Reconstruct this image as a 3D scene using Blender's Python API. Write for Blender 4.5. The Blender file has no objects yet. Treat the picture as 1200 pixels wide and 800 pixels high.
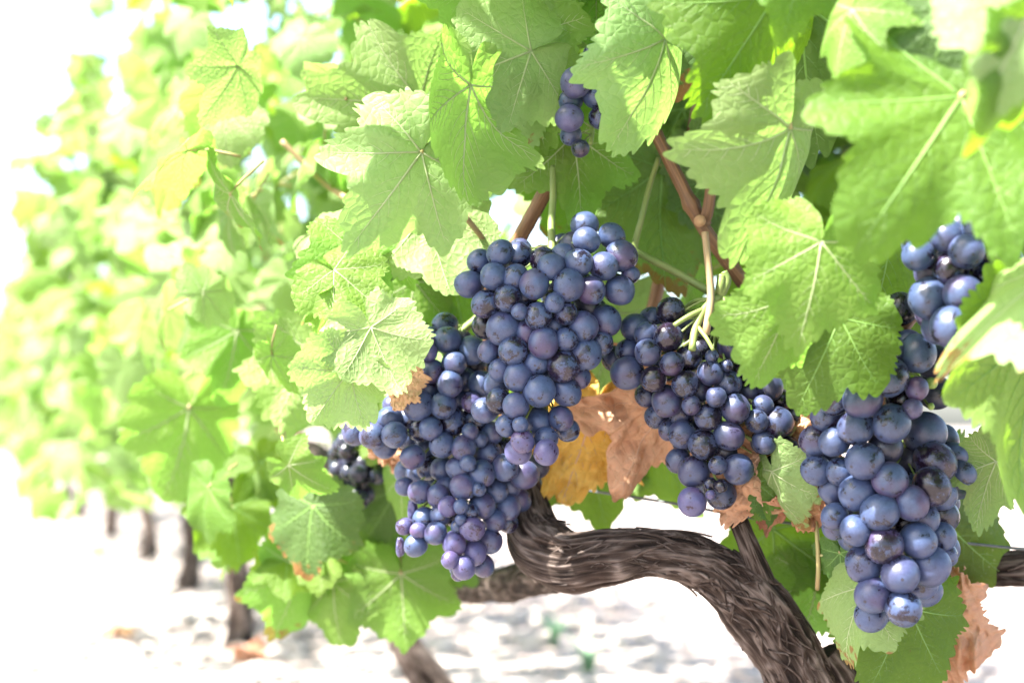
import bpy, math, random
import numpy as np
from mathutils import Matrix, Vector, Quaternion

random.seed(7)
RNG = np.random.default_rng(11)
scene = bpy.context.scene
col = scene.collection
rad = math.radians

# ------------------------------------------------------------------ camera
H = 0.32                       # camera height above the soil
PITCH = math.atan(100 / 1667)
FPX = 1667.0                   # focal length in pixels of a 1200 px wide frame
cam_d = bpy.data.cameras.new("camera")
cam = bpy.data.objects.new("camera", cam_d)
col.objects.link(cam)
cam.location = (0, 0, H)
cam.rotation_euler = (math.pi / 2 + PITCH, 0, 0)
cam_d.lens = 50
cam_d.sensor_width = 36
cam_d.clip_start = 0.02
cam_d.clip_end = 500
cam_d.dof.use_dof = True
cam_d.dof.focus_distance = 0.68
cam_d.dof.aperture_fstop = 6.0
scene.camera = cam

# ------------------------------------------------------------------ light
SUN_DIR = Vector((-0.50, -0.29, 0.815)).normalized()
SUN_EL = math.asin(SUN_DIR.z)
SUN_AZ = math.atan2(SUN_DIR.x, SUN_DIR.y)
world = bpy.data.worlds.new("World")
scene.world = world
world.use_nodes = True
wn = world.node_tree.nodes
bg = wn["Background"]
sky = wn.new("ShaderNodeTexSky")
sky.sky_type = "NISHITA"
sky.sun_disc = False
sky.sun_elevation = SUN_EL
sky.sun_rotation = SUN_AZ
sky.air_density = 1.0
sky.dust_density = 3.0
sky.ozone_density = 0.6
world.node_tree.links.new(sky.outputs[0], bg.inputs[0])
bg.inputs[1].default_value = 0.115
sun_d = bpy.data.lights.new("sun", "SUN")
sun = bpy.data.objects.new("sun", sun_d)
col.objects.link(sun)
sun_d.energy = 5.0
sun_d.angle = rad(0.6)
sun_d.color = (1.0, 0.955, 0.88)
sun.rotation_euler = (-SUN_DIR).to_track_quat("-Z", "Y").to_euler()

scene.view_settings.view_transform = "Standard"
scene.view_settings.look = "None"
scene.view_settings.gamma = 1
scene.view_settings.exposure = 2.7
scene.render.engine = "CYCLES"
scene.cycles.use_denoising = True
scene.cycles.max_bounces = 10
scene.cycles.diffuse_bounces = 6
scene.cycles.transmission_bounces = 6
scene.cycles.transparent_max_bounces = 6
scene.cycles.caustics_reflective = False
scene.cycles.caustics_refractive = False
scene.cycles.sample_clamp_indirect = 8

# ------------------------------------------------------------------ helpers
CR = Vector((1, 0, 0))
CF = Vector((0, math.cos(PITCH), math.sin(PITCH)))
CU = Vector((0, -math.sin(PITCH), math.cos(PITCH)))
CO = Vector((0, 0, H))


def P(px, py, d):
    """World point seen at pixel (px, py) of the 1200x800 photo at depth d metres."""
    px, py, d = float(px), float(py), float(d)
    return CO + d * (CF + CR * ((px - 600) / FPX) + CU * ((400 - py) / FPX))


def new_mesh(name, verts, faces, mats=(), smooth=True, mat_idx=None, uvs=None):
    me = bpy.data.meshes.new(name)
    me.from_pydata([tuple(v) for v in verts], [], [tuple(f) for f in faces])
    for m in mats:
        me.materials.append(m)
    if mat_idx is not None:
        me.polygons.foreach_set("material_index", np.asarray(mat_idx, dtype=np.int32))
    if smooth:
        me.polygons.foreach_set("use_smooth", np.ones(len(me.polygons), dtype=bool))
    if uvs is not None:
        lay = me.uv_layers.new(name="UVMap")
        li = np.zeros(len(me.loops), dtype=np.int32)
        me.loops.foreach_get("vertex_index", li)
        lay.data.foreach_set("uv", np.asarray(uvs, dtype=np.float32)[li].ravel())
    me.update()
    return me


def link(name, me, parent=None, mat=None):
    o = bpy.data.objects.new(name, me)
    col.objects.link(o)
    if parent is not None:
        o.parent = parent
    return o


def empty(name, loc=(0, 0, 0)):
    o = bpy.data.objects.new(name, None)
    o.empty_display_size = 0.02
    col.objects.link(o)
    o.location = loc
    return o


def tag(o, label=None, cat=None, group=None, kind=None):
    if label:
        o["label"] = label
    if cat:
        o["category"] = cat
    if group:
        o["group"] = group
    if kind:
        o["kind"] = kind
    return o


def catmull(pts, n):
    pts = np.asarray(pts, float)
    k = len(pts)
    ext = np.vstack([2 * pts[0] - pts[1], pts, 2 * pts[-1] - pts[-2]])
    out = []
    for t in np.linspace(0, k - 1, n):
        i = min(int(t), k - 2)
        f = t - i
        p0, p1, p2, p3 = ext[i], ext[i + 1], ext[i + 2], ext[i + 3]
        out.append(0.5 * (2 * p1 + (p2 - p0) * f + (2 * p0 - 5 * p1 + 4 * p2 - p3) * f * f
                          + (3 * p1 - p0 - 3 * p2 + p3) * f ** 3))
    return np.array(out)


def frames(path):
    """Rotation-minimising frames along a path."""
    T = np.gradient(path, axis=0)
    T /= np.linalg.norm(T, axis=1)[:, None] + 1e-12
    a = np.array([0, 0, 1.0]) if abs(T[0][2]) < 0.9 else np.array([1.0, 0, 0])
    N = np.zeros_like(path)
    n = a - T[0] * (a @ T[0])
    N[0] = n / np.linalg.norm(n)
    for i in range(1, len(path)):
        n = N[i - 1] - T[i] * (N[i - 1] @ T[i])
        N[i] = n / (np.linalg.norm(n) + 1e-12)
    return T, N, np.cross(T, N)


def tube_arrays(path, radii, sides=8, cap=True):
    path = np.asarray(path, float)
    radii = np.broadcast_to(np.asarray(radii, float), (len(path),))
    T, N, B = frames(path)
    a = np.linspace(0, 2 * np.pi, sides, endpoint=False)
    V = (path[:, None, :] + radii[:, None, None]
         * (np.cos(a)[None, :, None] * N[:, None, :] + np.sin(a)[None, :, None] * B[:, None, :]))
    V = V.reshape(-1, 3)
    F = []
    for i in range(len(path) - 1):
        for j in range(sides):
            j2 = (j + 1) % sides
            F.append((i * sides + j, i * sides + j2, (i + 1) * sides + j2, (i + 1) * sides + j))
    if cap:
        F.append(tuple(range(sides))[::-1])
        F.append(tuple((len(path) - 1) * sides + j for j in range(sides)))
    return V, F


class MB:
    """Collects pieces into ONE mesh."""
    def __init__(s):
        s.v, s.f, s.n, s.mi = [], [], 0, []

    def add(s, V, F, mi=0):
        V = np.asarray(V, float)
        s.v.append(V)
        s.f += [tuple(i + s.n for i in f) for f in F]
        s.mi += [mi] * len(F)
        s.n += len(V)

    def tube(s, pts, r0, r1=None, n=10, sides=7, mi=0, cap=True):
        pts = [tuple(p) for p in pts]
        path = catmull(pts, n) if len(pts) > 2 else np.linspace(pts[0], pts[1], n)
        s.add(*tube_arrays(path, np.linspace(r0, r0 if r1 is None else r1, n), sides, cap), mi)

    def build(s, name, mats, parent=None, smooth=True):
        if not isinstance(mats, (list, tuple)):
            mats = [mats]
        me = new_mesh(name, np.vstack(s.v), s.f, mats, smooth, s.mi)
        return link(name, me, parent)


class VNoise:
    """Cheap periodic-in-x value noise."""
    def __init__(s, seed, nx=64, ny=256):
        s.g = np.random.default_rng(seed).random((nx, ny))
        s.nx, s.ny = nx, ny

    def __call__(s, x, y, px=None):
        px = px or s.nx
        xi = np.floor(x).astype(int)
        yi = np.floor(y).astype(int)
        fx = x - xi
        fy = y - yi
        fx = fx * fx * (3 - 2 * fx)
        fy = fy * fy * (3 - 2 * fy)
        a = s.g[(xi % px) % s.nx, yi % s.ny]
        b = s.g[((xi + 1) % px) % s.nx, yi % s.ny]
        c = s.g[(xi % px) % s.nx, (yi + 1) % s.ny]
        d = s.g[((xi + 1) % px) % s.nx, (yi + 1) % s.ny]
        return (a * (1 - fx) + b * fx) * (1 - fy) + (c * (1 - fx) + d * fx) * fy


# ------------------------------------------------------------------ materials
class NT:
    def __init__(s, name):
        s.m = bpy.data.materials.new(name)
        s.m.use_nodes = True
        s.t = s.m.node_tree
        s.t.nodes.clear()
        s.out = s.t.nodes.new("ShaderNodeOutputMaterial")

    def n(s, typ, ins=None, **kw):
        nd = s.t.nodes.new("ShaderNode" + typ)
        for k, v in kw.items():
            setattr(nd, k, v)
        for k, v in (ins or {}).items():
            if isinstance(v, bpy.types.NodeSocket):
                s.t.links.new(v, nd.inputs[k])
            else:
                nd.inputs[k].default_value = v
        return nd

    def ramp(s, fac, stops):
        r = s.n("ValToRGB", {"Fac": fac})
        e = r.color_ramp.elements
        while len(e) > 1:
            e.remove(e[-1])
        e[0].position = stops[0][0]
        e[0].color = c4(stops[0][1])
        for p, c in stops[1:]:
            x = e.new(p)
            x.color = c4(c)
        return r.outputs[0]

    def mix(s, fac, a, b, blend="MIX"):
        m = s.n("Mix", data_type="RGBA", blend_type=blend)
        for idx, v in ((0, fac), (6, a), (7, b)):
            if isinstance(v, bpy.types.NodeSocket):
                s.t.links.new(v, m.inputs[idx])
            else:
                m.inputs[idx].default_value = v if idx == 0 else c4(v)
        return m.outputs[2]

    def math(s, op, a, b=0.0, clamp=False):
        m = s.n("Math", operation=op, use_clamp=clamp)
        for i, v in enumerate((a, b)):
            if isinstance(v, bpy.types.NodeSocket):
                s.t.links.new(v, m.inputs[i])
            else:
                m.inputs[i].default_value = v
        return m.outputs[0]

    def surf(s, sh):
        s.t.links.new(sh, s.out.inputs["Surface"])
        return s.m


def c4(c):
    if isinstance(c, (int, float)):
        return (c, c, c, 1)
    return tuple(c) if len(c) == 4 else (*c, 1)


def leaf_material(name, top, top2, under, trans, tfac=0.42, dry=0.0, rough=0.48, spots=0.25):
    t = NT(name)
    uv = t.n("TexCoord").outputs["UV"]
    info = t.n("ObjectInfo")
    off = t.n("VectorMath", {0: uv, 1: t.n("CombineXYZ", {0: t.math("MULTIPLY", info.outputs["Random"], 37.0)}).outputs[0]},
              operation="ADD").outputs[0]
    n1 = t.n("TexNoise", {"Vector": off, "Scale": 2.6, "Detail": 5.0, "Roughness": 0.6}).outputs["Fac"]
    n2 = t.n("TexNoise", {"Vector": off, "Scale": 16.0, "Detail": 4.0, "Roughness": 0.65}).outputs["Fac"]
    vor = t.n("TexVoronoi", {"Vector": off, "Scale": 12.0, "Randomness": 1.0}, feature="DISTANCE_TO_EDGE").outputs["Distance"]
    vor2 = t.n("TexVoronoi", {"Vector": off, "Scale": 30.0, "Randomness": 1.0}, feature="DISTANCE_TO_EDGE").outputs["Distance"]
    l1 = t.math("SUBTRACT", 1.0, t.math("DIVIDE", vor, 0.034, True))
    l2 = t.math("SUBTRACT", 1.0, t.math("DIVIDE", vor2, 0.05, True))
    lines = t.math("ADD", t.math("MULTIPLY", l1, 0.55), t.math("MULTIPLY", l2, 0.3), True)
    base = t.mix(t.math("MULTIPLY_ADD", n1, 1.6, True) if False else t.ramp(n1, [(0.3, 0.0), (0.7, 1.0)]), top, top2)
    base = t.mix(t.ramp(n2, [(0.35, 0.0), (0.75, 0.5)]), base, tuple(x * 1.25 for x in top2))
    # individual variation from leaf to leaf
    hs = t.n("HueSaturation", {"Hue": t.math("ADD", 0.5, t.math("MULTIPLY", t.math("SUBTRACT", info.outputs["Random"], 0.5), 0.035)),
                               "Saturation": 0.97,
                               "Value": t.math("ADD", 0.82, t.math("MULTIPLY", info.outputs["Random"], 0.36)), "Color": base}).outputs[0]
    back = t.n("NewGeometry").outputs["Backfacing"]
    colr = t.mix(back, hs, t.mix(t.ramp(n2, [(0.3, 0.0), (0.8, 0.6)]), under, tuple(x * 1.2 for x in under)))
    colr = t.mix(t.math("MULTIPLY", lines, 0.42), colr, tuple(min(1, x * 1.9 + 0.02) for x in top2))
    # pale mottling and brown blemishes
    sp = t.n("TexNoise", {"Vector": off, "Scale": 46.0, "Detail": 2.0}).outputs["Fac"]
    big = t.n("TexNoise", {"Vector": off, "Scale": 4.3, "Detail": 2.0}).outputs["Fac"]
    m_pale = t.math("MULTIPLY", t.ramp(sp, [(0.64, 0.0), (0.70, 1.0)]), t.ramp(big, [(0.5, 0.0), (0.62, 1.0)]))
    colr = t.mix(t.math("MULTIPLY", m_pale, spots * 1.6, True), colr, (0.5, 0.52, 0.33))
    br = t.n("TexNoise", {"Vector": off, "Scale": 9.0, "Detail": 3.0, "Distortion": 0.4}).outputs["Fac"]
    m_br = t.ramp(br, [(0.75, 0.0), (0.775, 1.0)])
    colr = t.mix(t.math("MULTIPLY", m_br, min(1.0, spots * 2.5)), colr, (0.20, 0.075, 0.02))
    if not dry:
        ln_ = t.n("VectorMath", {0: uv}, operation="LENGTH").outputs["Value"]
        rim = t.math("SUBTRACT", t.math("ADD", ln_, t.math("MULTIPLY", br, 0.9)), 1.28)
        rim = t.math("MULTIPLY", t.math("MULTIPLY", rim, 14.0, True), t.math("GREATER_THAN", t.math("FRACT", t.math("MULTIPLY", info.outputs["Random"], 5.7)), 0.72))
        m_br = t.math("MAXIMUM", m_br, rim)
        colr = t.mix(t.math("MULTIPLY", rim, 0.85), colr, (0.24, 0.10, 0.03))
    h = t.math("ADD", t.math("MULTIPLY", lines, -0.35), t.math("ADD", t.math("MULTIPLY", vor, 1.6), t.math("MULTIPLY", n2, 0.5)))
    bump = t.n("Bump", {"Height": h, "Strength": 0.42 + 0.25 * dry, "Distance": 0.0016}).outputs[0]
    pr = t.n("BsdfPrincipled", {"Base Color": colr, "Roughness": t.math("ADD", rough, t.math("MULTIPLY", n2, 0.15)),
                                "Normal": bump, "Specular IOR Level": 0.34 - 0.22 * dry})
    tr_c = t.mix(t.math("MULTIPLY", lines, 0.6), t.mix(t.ramp(n1, [(0.3, 0.0), (0.7, 0.7)]), trans, tuple(x * 0.75 for x in trans)), tuple(x * 0.55 for x in trans))
    tr_c = t.mix(t.math("MULTIPLY", m_br, 0.7 if spots > 0.1 else 0.0), tr_c, (0.16, 0.07, 0.02))
    tr = t.n("BsdfTranslucent", {"Color": tr_c, "Normal": bump})
    ms = t.n("MixShader", {"Fac": tfac, 1: pr.outputs[0], 2: tr.outputs[0]})
    return t.surf(ms.outputs[0])


M = {}
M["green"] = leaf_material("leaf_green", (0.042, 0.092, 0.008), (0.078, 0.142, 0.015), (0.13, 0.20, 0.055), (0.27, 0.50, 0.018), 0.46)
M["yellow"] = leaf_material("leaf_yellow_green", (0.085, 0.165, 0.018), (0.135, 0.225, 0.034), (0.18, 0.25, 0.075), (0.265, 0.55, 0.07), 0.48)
M["dark"] = leaf_material("leaf_blue_green_shaded", (0.032, 0.076, 0.014), (0.058, 0.118, 0.026), (0.10, 0.155, 0.05), (0.20, 0.37, 0.02), 0.38)  # bluish leaves, and a darker copy with shade put into the colour
M["pale"] = leaf_material("leaf_pale", (0.135, 0.215, 0.062), (0.19, 0.28, 0.095), (0.21, 0.29, 0.11), (0.34, 0.57, 0.12), 0.40, spots=0.12)  # pale leaves and undersides; on sunlit leaves the sun is in the colour
M["dry"] = leaf_material("leaf_dry_tan", (0.56, 0.34, 0.185), (0.68, 0.46, 0.285), (0.62, 0.40, 0.24), (0.85, 0.50, 0.26), 0.40, 1.0, 0.75, 0.0)
M["brown"] = leaf_material("leaf_dry_brown", (0.34, 0.155, 0.075), (0.58, 0.33, 0.19), (0.46, 0.24, 0.13), (0.65, 0.33, 0.18), 0.25, 1.0, 0.75, 0.0)
M["orange"] = leaf_material("leaf_orange", (0.66, 0.38, 0.05), (0.74, 0.50, 0.13), (0.70, 0.45, 0.13), (0.90, 0.54, 0.06), 0.38, 0.8, 0.7, 0.35)


def simple_mat(name, c1, c2, scale=40.0, rough=0.6, stretch=None, bump=0.2, trans=0.0, spec=0.4):
    t = NT(name)
    tc = t.n("TexCoord").outputs["Object"]
    if stretch:
        tc = t.n("Mapping", {"Vector": tc, "Scale": stretch}).outputs[0]
    nz = t.n("TexNoise", {"Vector": tc, "Scale": scale, "Detail": 5.0, "Roughness": 0.6}).outputs["Fac"]
    c = t.mix(t.ramp(nz, [(0.32, 0.0), (0.68, 1.0)]), c1, c2)
    b = t.n("Bump", {"Height": nz, "Strength": bump, "Distance": 0.002}).outputs[0]
    pr = t.n("BsdfPrincipled", {"Base Color": c, "Roughness": rough, "Normal": b, "Specular IOR Level": spec})
    sh = pr.outputs[0]
    if trans:
        tr = t.n("BsdfTranslucent", {"Color": c})
        sh = t.n("MixShader", {"Fac": trans, 1: sh, 2: tr.outputs[0]}).outputs[0]
    return t.surf(sh)


M["vein"] = simple_mat("leaf_vein", (0.15, 0.29, 0.06), (0.21, 0.36, 0.09), 60, 0.55, trans=0.25)
M["vein_pale"] = simple_mat("leaf_vein_pale", (0.42, 0.50, 0.26), (0.52, 0.60, 0.34), 60, 0.55, trans=0.5)
M["vein_dry"] = simple_mat("leaf_vein_dry", (0.50, 0.31, 0.20), (0.58, 0.38, 0.26), 60, 0.7)
M["petiole"] = simple_mat("leaf_petiole", (0.19, 0.24, 0.07), (0.32, 0.21, 0.11), 30, 0.5)
M["stem"] = simple_mat("bunch_stem", (0.11, 0.17, 0.04), (0.19, 0.22, 0.07), 50, 0.5)
M["stem_brown"] = simple_mat("bunch_stem_brown", (0.22, 0.18, 0.09), (0.30, 0.18, 0.10), 40, 0.55)
M["wire"] = simple_mat("wire_steel", (0.04, 0.05, 0.05), (0.10, 0.11, 0.11), 120, 0.45)
M["cane_wood"] = None


def cane_material():
    t = NT("cane_bark")
    uv = t.n("TexCoord").outputs["UV"]
    st = t.n("Mapping", {"Vector": uv, "Scale": (22.0, 0.9, 1.0)}).outputs[0]
    n1 = t.n("TexNoise", {"Vector": st, "Scale": 1.0, "Detail": 5.0, "Roughness": 0.65}).outputs["Fac"]
    n2 = t.n("TexNoise", {"Vector": uv, "Scale": 3.0, "Detail": 3.0}).outputs["Fac"]
    c = t.ramp(n1, [(0.30, (0.045, 0.017, 0.007)), (0.5, (0.15, 0.066, 0.028)), (0.70, (0.32, 0.17, 0.085))])
    c = t.mix(t.math("MULTIPLY", n2, 0.5), c, (0.16, 0.09, 0.05))
    b = t.n("Bump", {"Height": n1, "Strength": 0.5, "Distance": 0.0012}).outputs[0]
    return t.surf(t.n("BsdfPrincipled", {"Base Color": c, "Roughness": 0.5, "Normal": b}).outputs[0])


def bark_material():
    t = NT("old_bark")
    uv = t.n("TexCoord").outputs["UV"]
    st = t.n("Mapping", {"Vector": uv, "Scale": (95.0, 5.0, 1.0)}).outputs[0]
    n1 = t.n("TexNoise", {"Vector": st, "Scale": 1.0, "Detail": 7.0, "Roughness": 0.7, "Distortion": 0.7}).outputs["Fac"]
    n2 = t.n("TexNoise", {"Vector": t.n("Mapping", {"Vector": uv, "Scale": (7.0, 9.0, 1.0)}).outputs[0], "Scale": 1.0, "Detail": 4.0}).outputs["Fac"]
    at = t.n("Attribute", attribute_name="ridge").outputs["Fac"]
    k = t.math("ADD", t.math("MULTIPLY", n1, 0.5), t.math("MULTIPLY", at, 0.52))  # grooves between fibres go darker, their shade put into the colour
    c = t.ramp(k, [(0.30, (0.006, 0.004, 0.0035)), (0.42, (0.014, 0.009, 0.007)), (0.54, (0.060, 0.043, 0.035)), (0.70, (0.21, 0.17, 0.15))])
    c = t.mix(t.ramp(n2, [(0.4, 0.0), (0.7, 0.55)]), c, t.mix(k, (0.018, 0.009, 0.006), (0.085, 0.052, 0.038)))
    b = t.n("Bump", {"Height": k, "Strength": 1.0, "Distance": 0.006}).outputs[0]
    return t.surf(t.n("BsdfPrincipled", {"Base Color": c, "Roughness": 0.85, "Normal": b, "Specular IOR Level": 0.2}).outputs[0])


M["cane_wood"] = cane_material()
M["bark"] = bark_material()


def grape_material(name, bloom, bloom2, skin, red, bloom_amt=0.5):
    t = NT(name)
    oc = t.n("TexCoord").outputs["Object"]
    info = t.n("ObjectInfo")
    rnd = info.outputs["Random"]
    v = t.n("VectorMath", {0: oc, 1: t.n("CombineXYZ", {0: t.math("MULTIPLY", rnd, 91.0), 1: t.math("MULTIPLY", rnd, 47.0)}).outputs[0]}, operation="ADD").outputs[0]
    n1 = t.n("TexNoise", {"Vector": v, "Scale": 1.15, "Detail": 3.0, "Roughness": 0.55, "Distortion": 0.5}).outputs["Fac"]
    n2 = t.n("TexNoise", {"Vector": v, "Scale": 5.5, "Detail": 5.0, "Roughness": 0.7}).outputs["Fac"]
    n3 = t.n("TexNoise", {"Vector": v, "Scale": 22.0, "Detail": 3.0, "Roughness": 0.7}).outputs["Fac"]
    # waxy bloom: mostly there, rubbed away in patches
    r2 = t.math("FRACT", t.math("MULTIPLY", rnd, 7.31))
    r3 = t.math("FRACT", t.math("MULTIPLY", rnd, 23.7))
    thr = t.math("SUBTRACT", t.math("ADD", t.math("MULTIPLY", n1, 1.0), t.math("MULTIPLY", n2, 0.45)), t.math("MULTIPLY", t.math("POWER", r2, 3.0), 0.22))
    f = t.ramp(t.math("ADD", thr, bloom_amt - 0.5), [(0.43, 0.0), (0.50, 0.18), (0.55, 0.72), (0.72, 0.9), (0.85, 1.0)])
    blo = t.mix(n2, bloom, bloom2)
    redm = t.math("MULTIPLY", t.ramp(t.n("TexNoise", {"Vector": v, "Scale": 0.7, "Detail": 1.0}).outputs["Fac"], [(0.42, 0.0), (0.62, 1.0)]), t.math("POWER", r3, 1.4))
    blo = t.mix(t.math("MULTIPLY", redm, 0.8), blo, red)
    blo = t.mix(t.ramp(n3, [(0.45, 0.0), (0.75, 0.35)]), blo, tuple(x * 1.3 for x in bloom2))
    sk = t.mix(redm, skin, tuple(x * 0.30 for x in red))
    c = t.mix(f, sk, blo)
    # fine dark pores and the small scar at the blossom end
    vo = t.n("TexVoronoi", {"Vector": v, "Scale": 4.2}, feature="F1").outputs["Distance"]
    pore = t.math("SUBTRACT", 1.0, t.ramp(vo, [(0.05, 0.0), (0.10, 1.0)]))
    c = t.mix(t.math("MULTIPLY", pore, 0.8), c, (0.014, 0.008, 0.014))
    z = t.n("SeparateXYZ", {0: t.n("VectorMath", {0: oc}, operation="NORMALIZE").outputs[0]}).outputs[2]
    scar = t.ramp(z, [(0.0, 1.0), (0.004, 0.0)])
    pt = t.math("LESS_THAN", z, -0.9965)
    c = t.mix(t.math("MULTIPLY", pt, 0.85), c, (0.016, 0.011, 0.014))
    rough = t.math("ADD", 0.20, t.math("MULTIPLY", f, 0.23))
    bmp = t.n("Bump", {"Height": n2, "Strength": 0.06, "Distance": 0.05}).outputs[0]
    pr = t.n("BsdfPrincipled", {"Base Color": c, "Roughness": rough, "Normal": bmp, "Specular IOR Level": 0.5,
                                "Sheen Weight": 0.05, "Sheen Roughness": 0.5})
    pr.inputs["Sheen Tint"].default_value = (0.6, 0.7, 1.0, 1)
    return t.surf(pr.outputs[0])


M["grape"] = grape_material("grape_skin_blue", (0.016, 0.031, 0.083), (0.050, 0.076, 0.158), (0.006, 0.0035, 0.010), (0.046, 0.018, 0.058), 0.45)
M["grape_mid"] = grape_material("grape_skin_glossy", (0.014, 0.025, 0.066), (0.040, 0.056, 0.118), (0.005, 0.003, 0.008), (0.040, 0.013, 0.040), 0.41)
M["grape_shaded"] = grape_material("grape_skin_shaded", (0.012, 0.016, 0.036), (0.022, 0.028, 0.056), (0.004, 0.003, 0.006), (0.04, 0.016, 0.04), 0.42)  # darker copy: shade painted into grapes set behind and shaded bunches
M["grape_red"] = grape_material("grape_skin_red", (0.036, 0.038, 0.115), (0.075, 0.075, 0.17), (0.018, 0.006, 0.016), (0.075, 0.022, 0.062), 0.48)
M["grape_green"] = simple_mat("grape_skin_green", (0.22, 0.33, 0.08), (0.30, 0.42, 0.12), 3, 0.35, trans=0.2)


def ground_material():
    t = NT("dry_soil")
    oc = t.n("TexCoord").outputs["Object"]
    n1 = t.n("TexNoise", {"Vector": oc, "Scale": 2.2, "Detail": 6.0, "Roughness": 0.65}).outputs["Fac"]
    n2 = t.n("TexNoise", {"Vector": oc, "Scale": 26.0, "Detail": 6.0, "Roughness": 0.7}).outputs["Fac"]
    vo = t.n("TexVoronoi", {"Vector": oc, "Scale": 34.0}, feature="F1")
    c = t.ramp(n1, [(0.3, (0.28, 0.225, 0.20)), (0.5, (0.36, 0.31, 0.285)), (0.72, (0.42, 0.375, 0.35))])
    c = t.mix(t.ramp(n2, [(0.35, 0.7), (0.6, 0.0)]), c, (0.16, 0.115, 0.095))
    c = t.mix(t.ramp(t.n("SeparateColor", {0: vo.outputs["Color"]}).outputs[0], [(0.6, 0.0), (0.8, 0.8)]), c, (0.36, 0.33, 0.305))
    b = t.n("Bump", {"Height": t.math("ADD", n2, vo.outputs["Distance"]), "Strength": 0.8, "Distance": 0.02}).outputs[0]
    return t.surf(t.n("BsdfPrincipled", {"Base Color": c, "Roughness": 0.95, "Normal": b, "Specular IOR Level": 0.1}).outputs[0])


M["ground"] = ground_material()
M["stone"] = simple_mat("limestone", (0.28, 0.235, 0.21), (0.44, 0.40, 0.37), 60, 0.9, bump=0.3, spec=0.1)
M["weed"] = simple_mat("weed_green", (0.16, 0.30, 0.16), (0.24, 0.40, 0.24), 20, 0.6, trans=0.3)

# ------------------------------------------------------------------ ground
def build_ground():
    n = 120
    xs = np.sign(np.linspace(-1, 1, n)) * np.abs(np.linspace(-1, 1, n)) ** 3 * 150
    ys = np.sign(np.linspace(-1, 1, n)) * np.abs(np.linspace(-1, 1, n)) ** 3 * 150 + 2.5
    vn = VNoise(3)
    V = []
    for y in ys:
        for x in xs:
            k = 0.02 * math.exp(-(x * x + (y - 2.5) ** 2) / 150)
            z = k * (float(vn(np.array(x * 2.1 + 500), np.array(y * 2.1 + 500))) - 0.5)
            V.append((x, y, z))
    F = [(j * n + i, j * n + i + 1, (j + 1) * n + i + 1, (j + 1) * n + i) for j in range(n - 1) for i in range(n - 1)]
    g = link("ground", new_mesh("ground", V, F, [M["ground"]]))
    tag(g, "pale dry stony soil between the vine rows", "ground", kind="structure")


def ico_arrays(sub):
    import bmesh
    bm = bmesh.new()
    bmesh.ops.create_icosphere(bm, subdivisions=sub, radius=1)
    V = np.array([v.co[:] for v in bm.verts])
    F = [tuple(v.index for v in f.verts) for f in bm.faces]
    bm.free()
    return V, F


build_ground()
I1, F1 = ico_arrays(1)
I2, F2 = ico_arrays(2)
mb = MB()
for k in range(2600):
    d = 1.2 * (9.0 / 1.2) ** RNG.random()
    px = RNG.uniform(-150, 1350)
    x = (px - 600) / FPX * d
    s = RNG.uniform(0.006, 0.022) * (0.6 + 0.25 * d ** 0.5)
    sc = np.array([RNG.uniform(.7, 1.3), RNG.uniform(.7, 1.3), RNG.uniform(.4, .75)]) * s
    a = RNG.uniform(0, 6.28)
    Vs = I1 * (1 + 0.22 * (RNG.random(len(I1))[:, None] - .5)) * sc
    ca, sa = math.cos(a), math.sin(a)
    Vs = np.stack([Vs[:, 0] * ca - Vs[:, 1] * sa, Vs[:, 0] * sa + Vs[:, 1] * ca, Vs[:, 2]], 1)
    mb.add(Vs + np.array([x, d, s * 0.2]), F1)
g = mb.build("gravel", M["stone"], smooth=False)
tag(g, "pale limestone gravel strewn over the soil beside the row", "gravel", kind="stuff")

# ------------------------------------------------------------------ leaf generator
HALF = [(0, 1.0), (6, .955), (13, .85), (20, .75), (27, .68), (32, .67), (38, .73), (44, .80), (49, .84), (53, .83), (60, .74), (68, .65),
        (75, .60), (82, .60), (90, .63), (98, .66), (104, .655), (112, .60), (124, .545), (138, .51), (150, .48), (161, .42), (170, .30), (177, .15), (180, .05)]
HA = np.radians([h[0] for h in HALF])
HR = np.array([h[1] for h in HALF])
VEINS = [(0.0, 1.0), (0.87, .83), (-0.87, .83), (1.76, .65), (-1.76, .65)]


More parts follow.
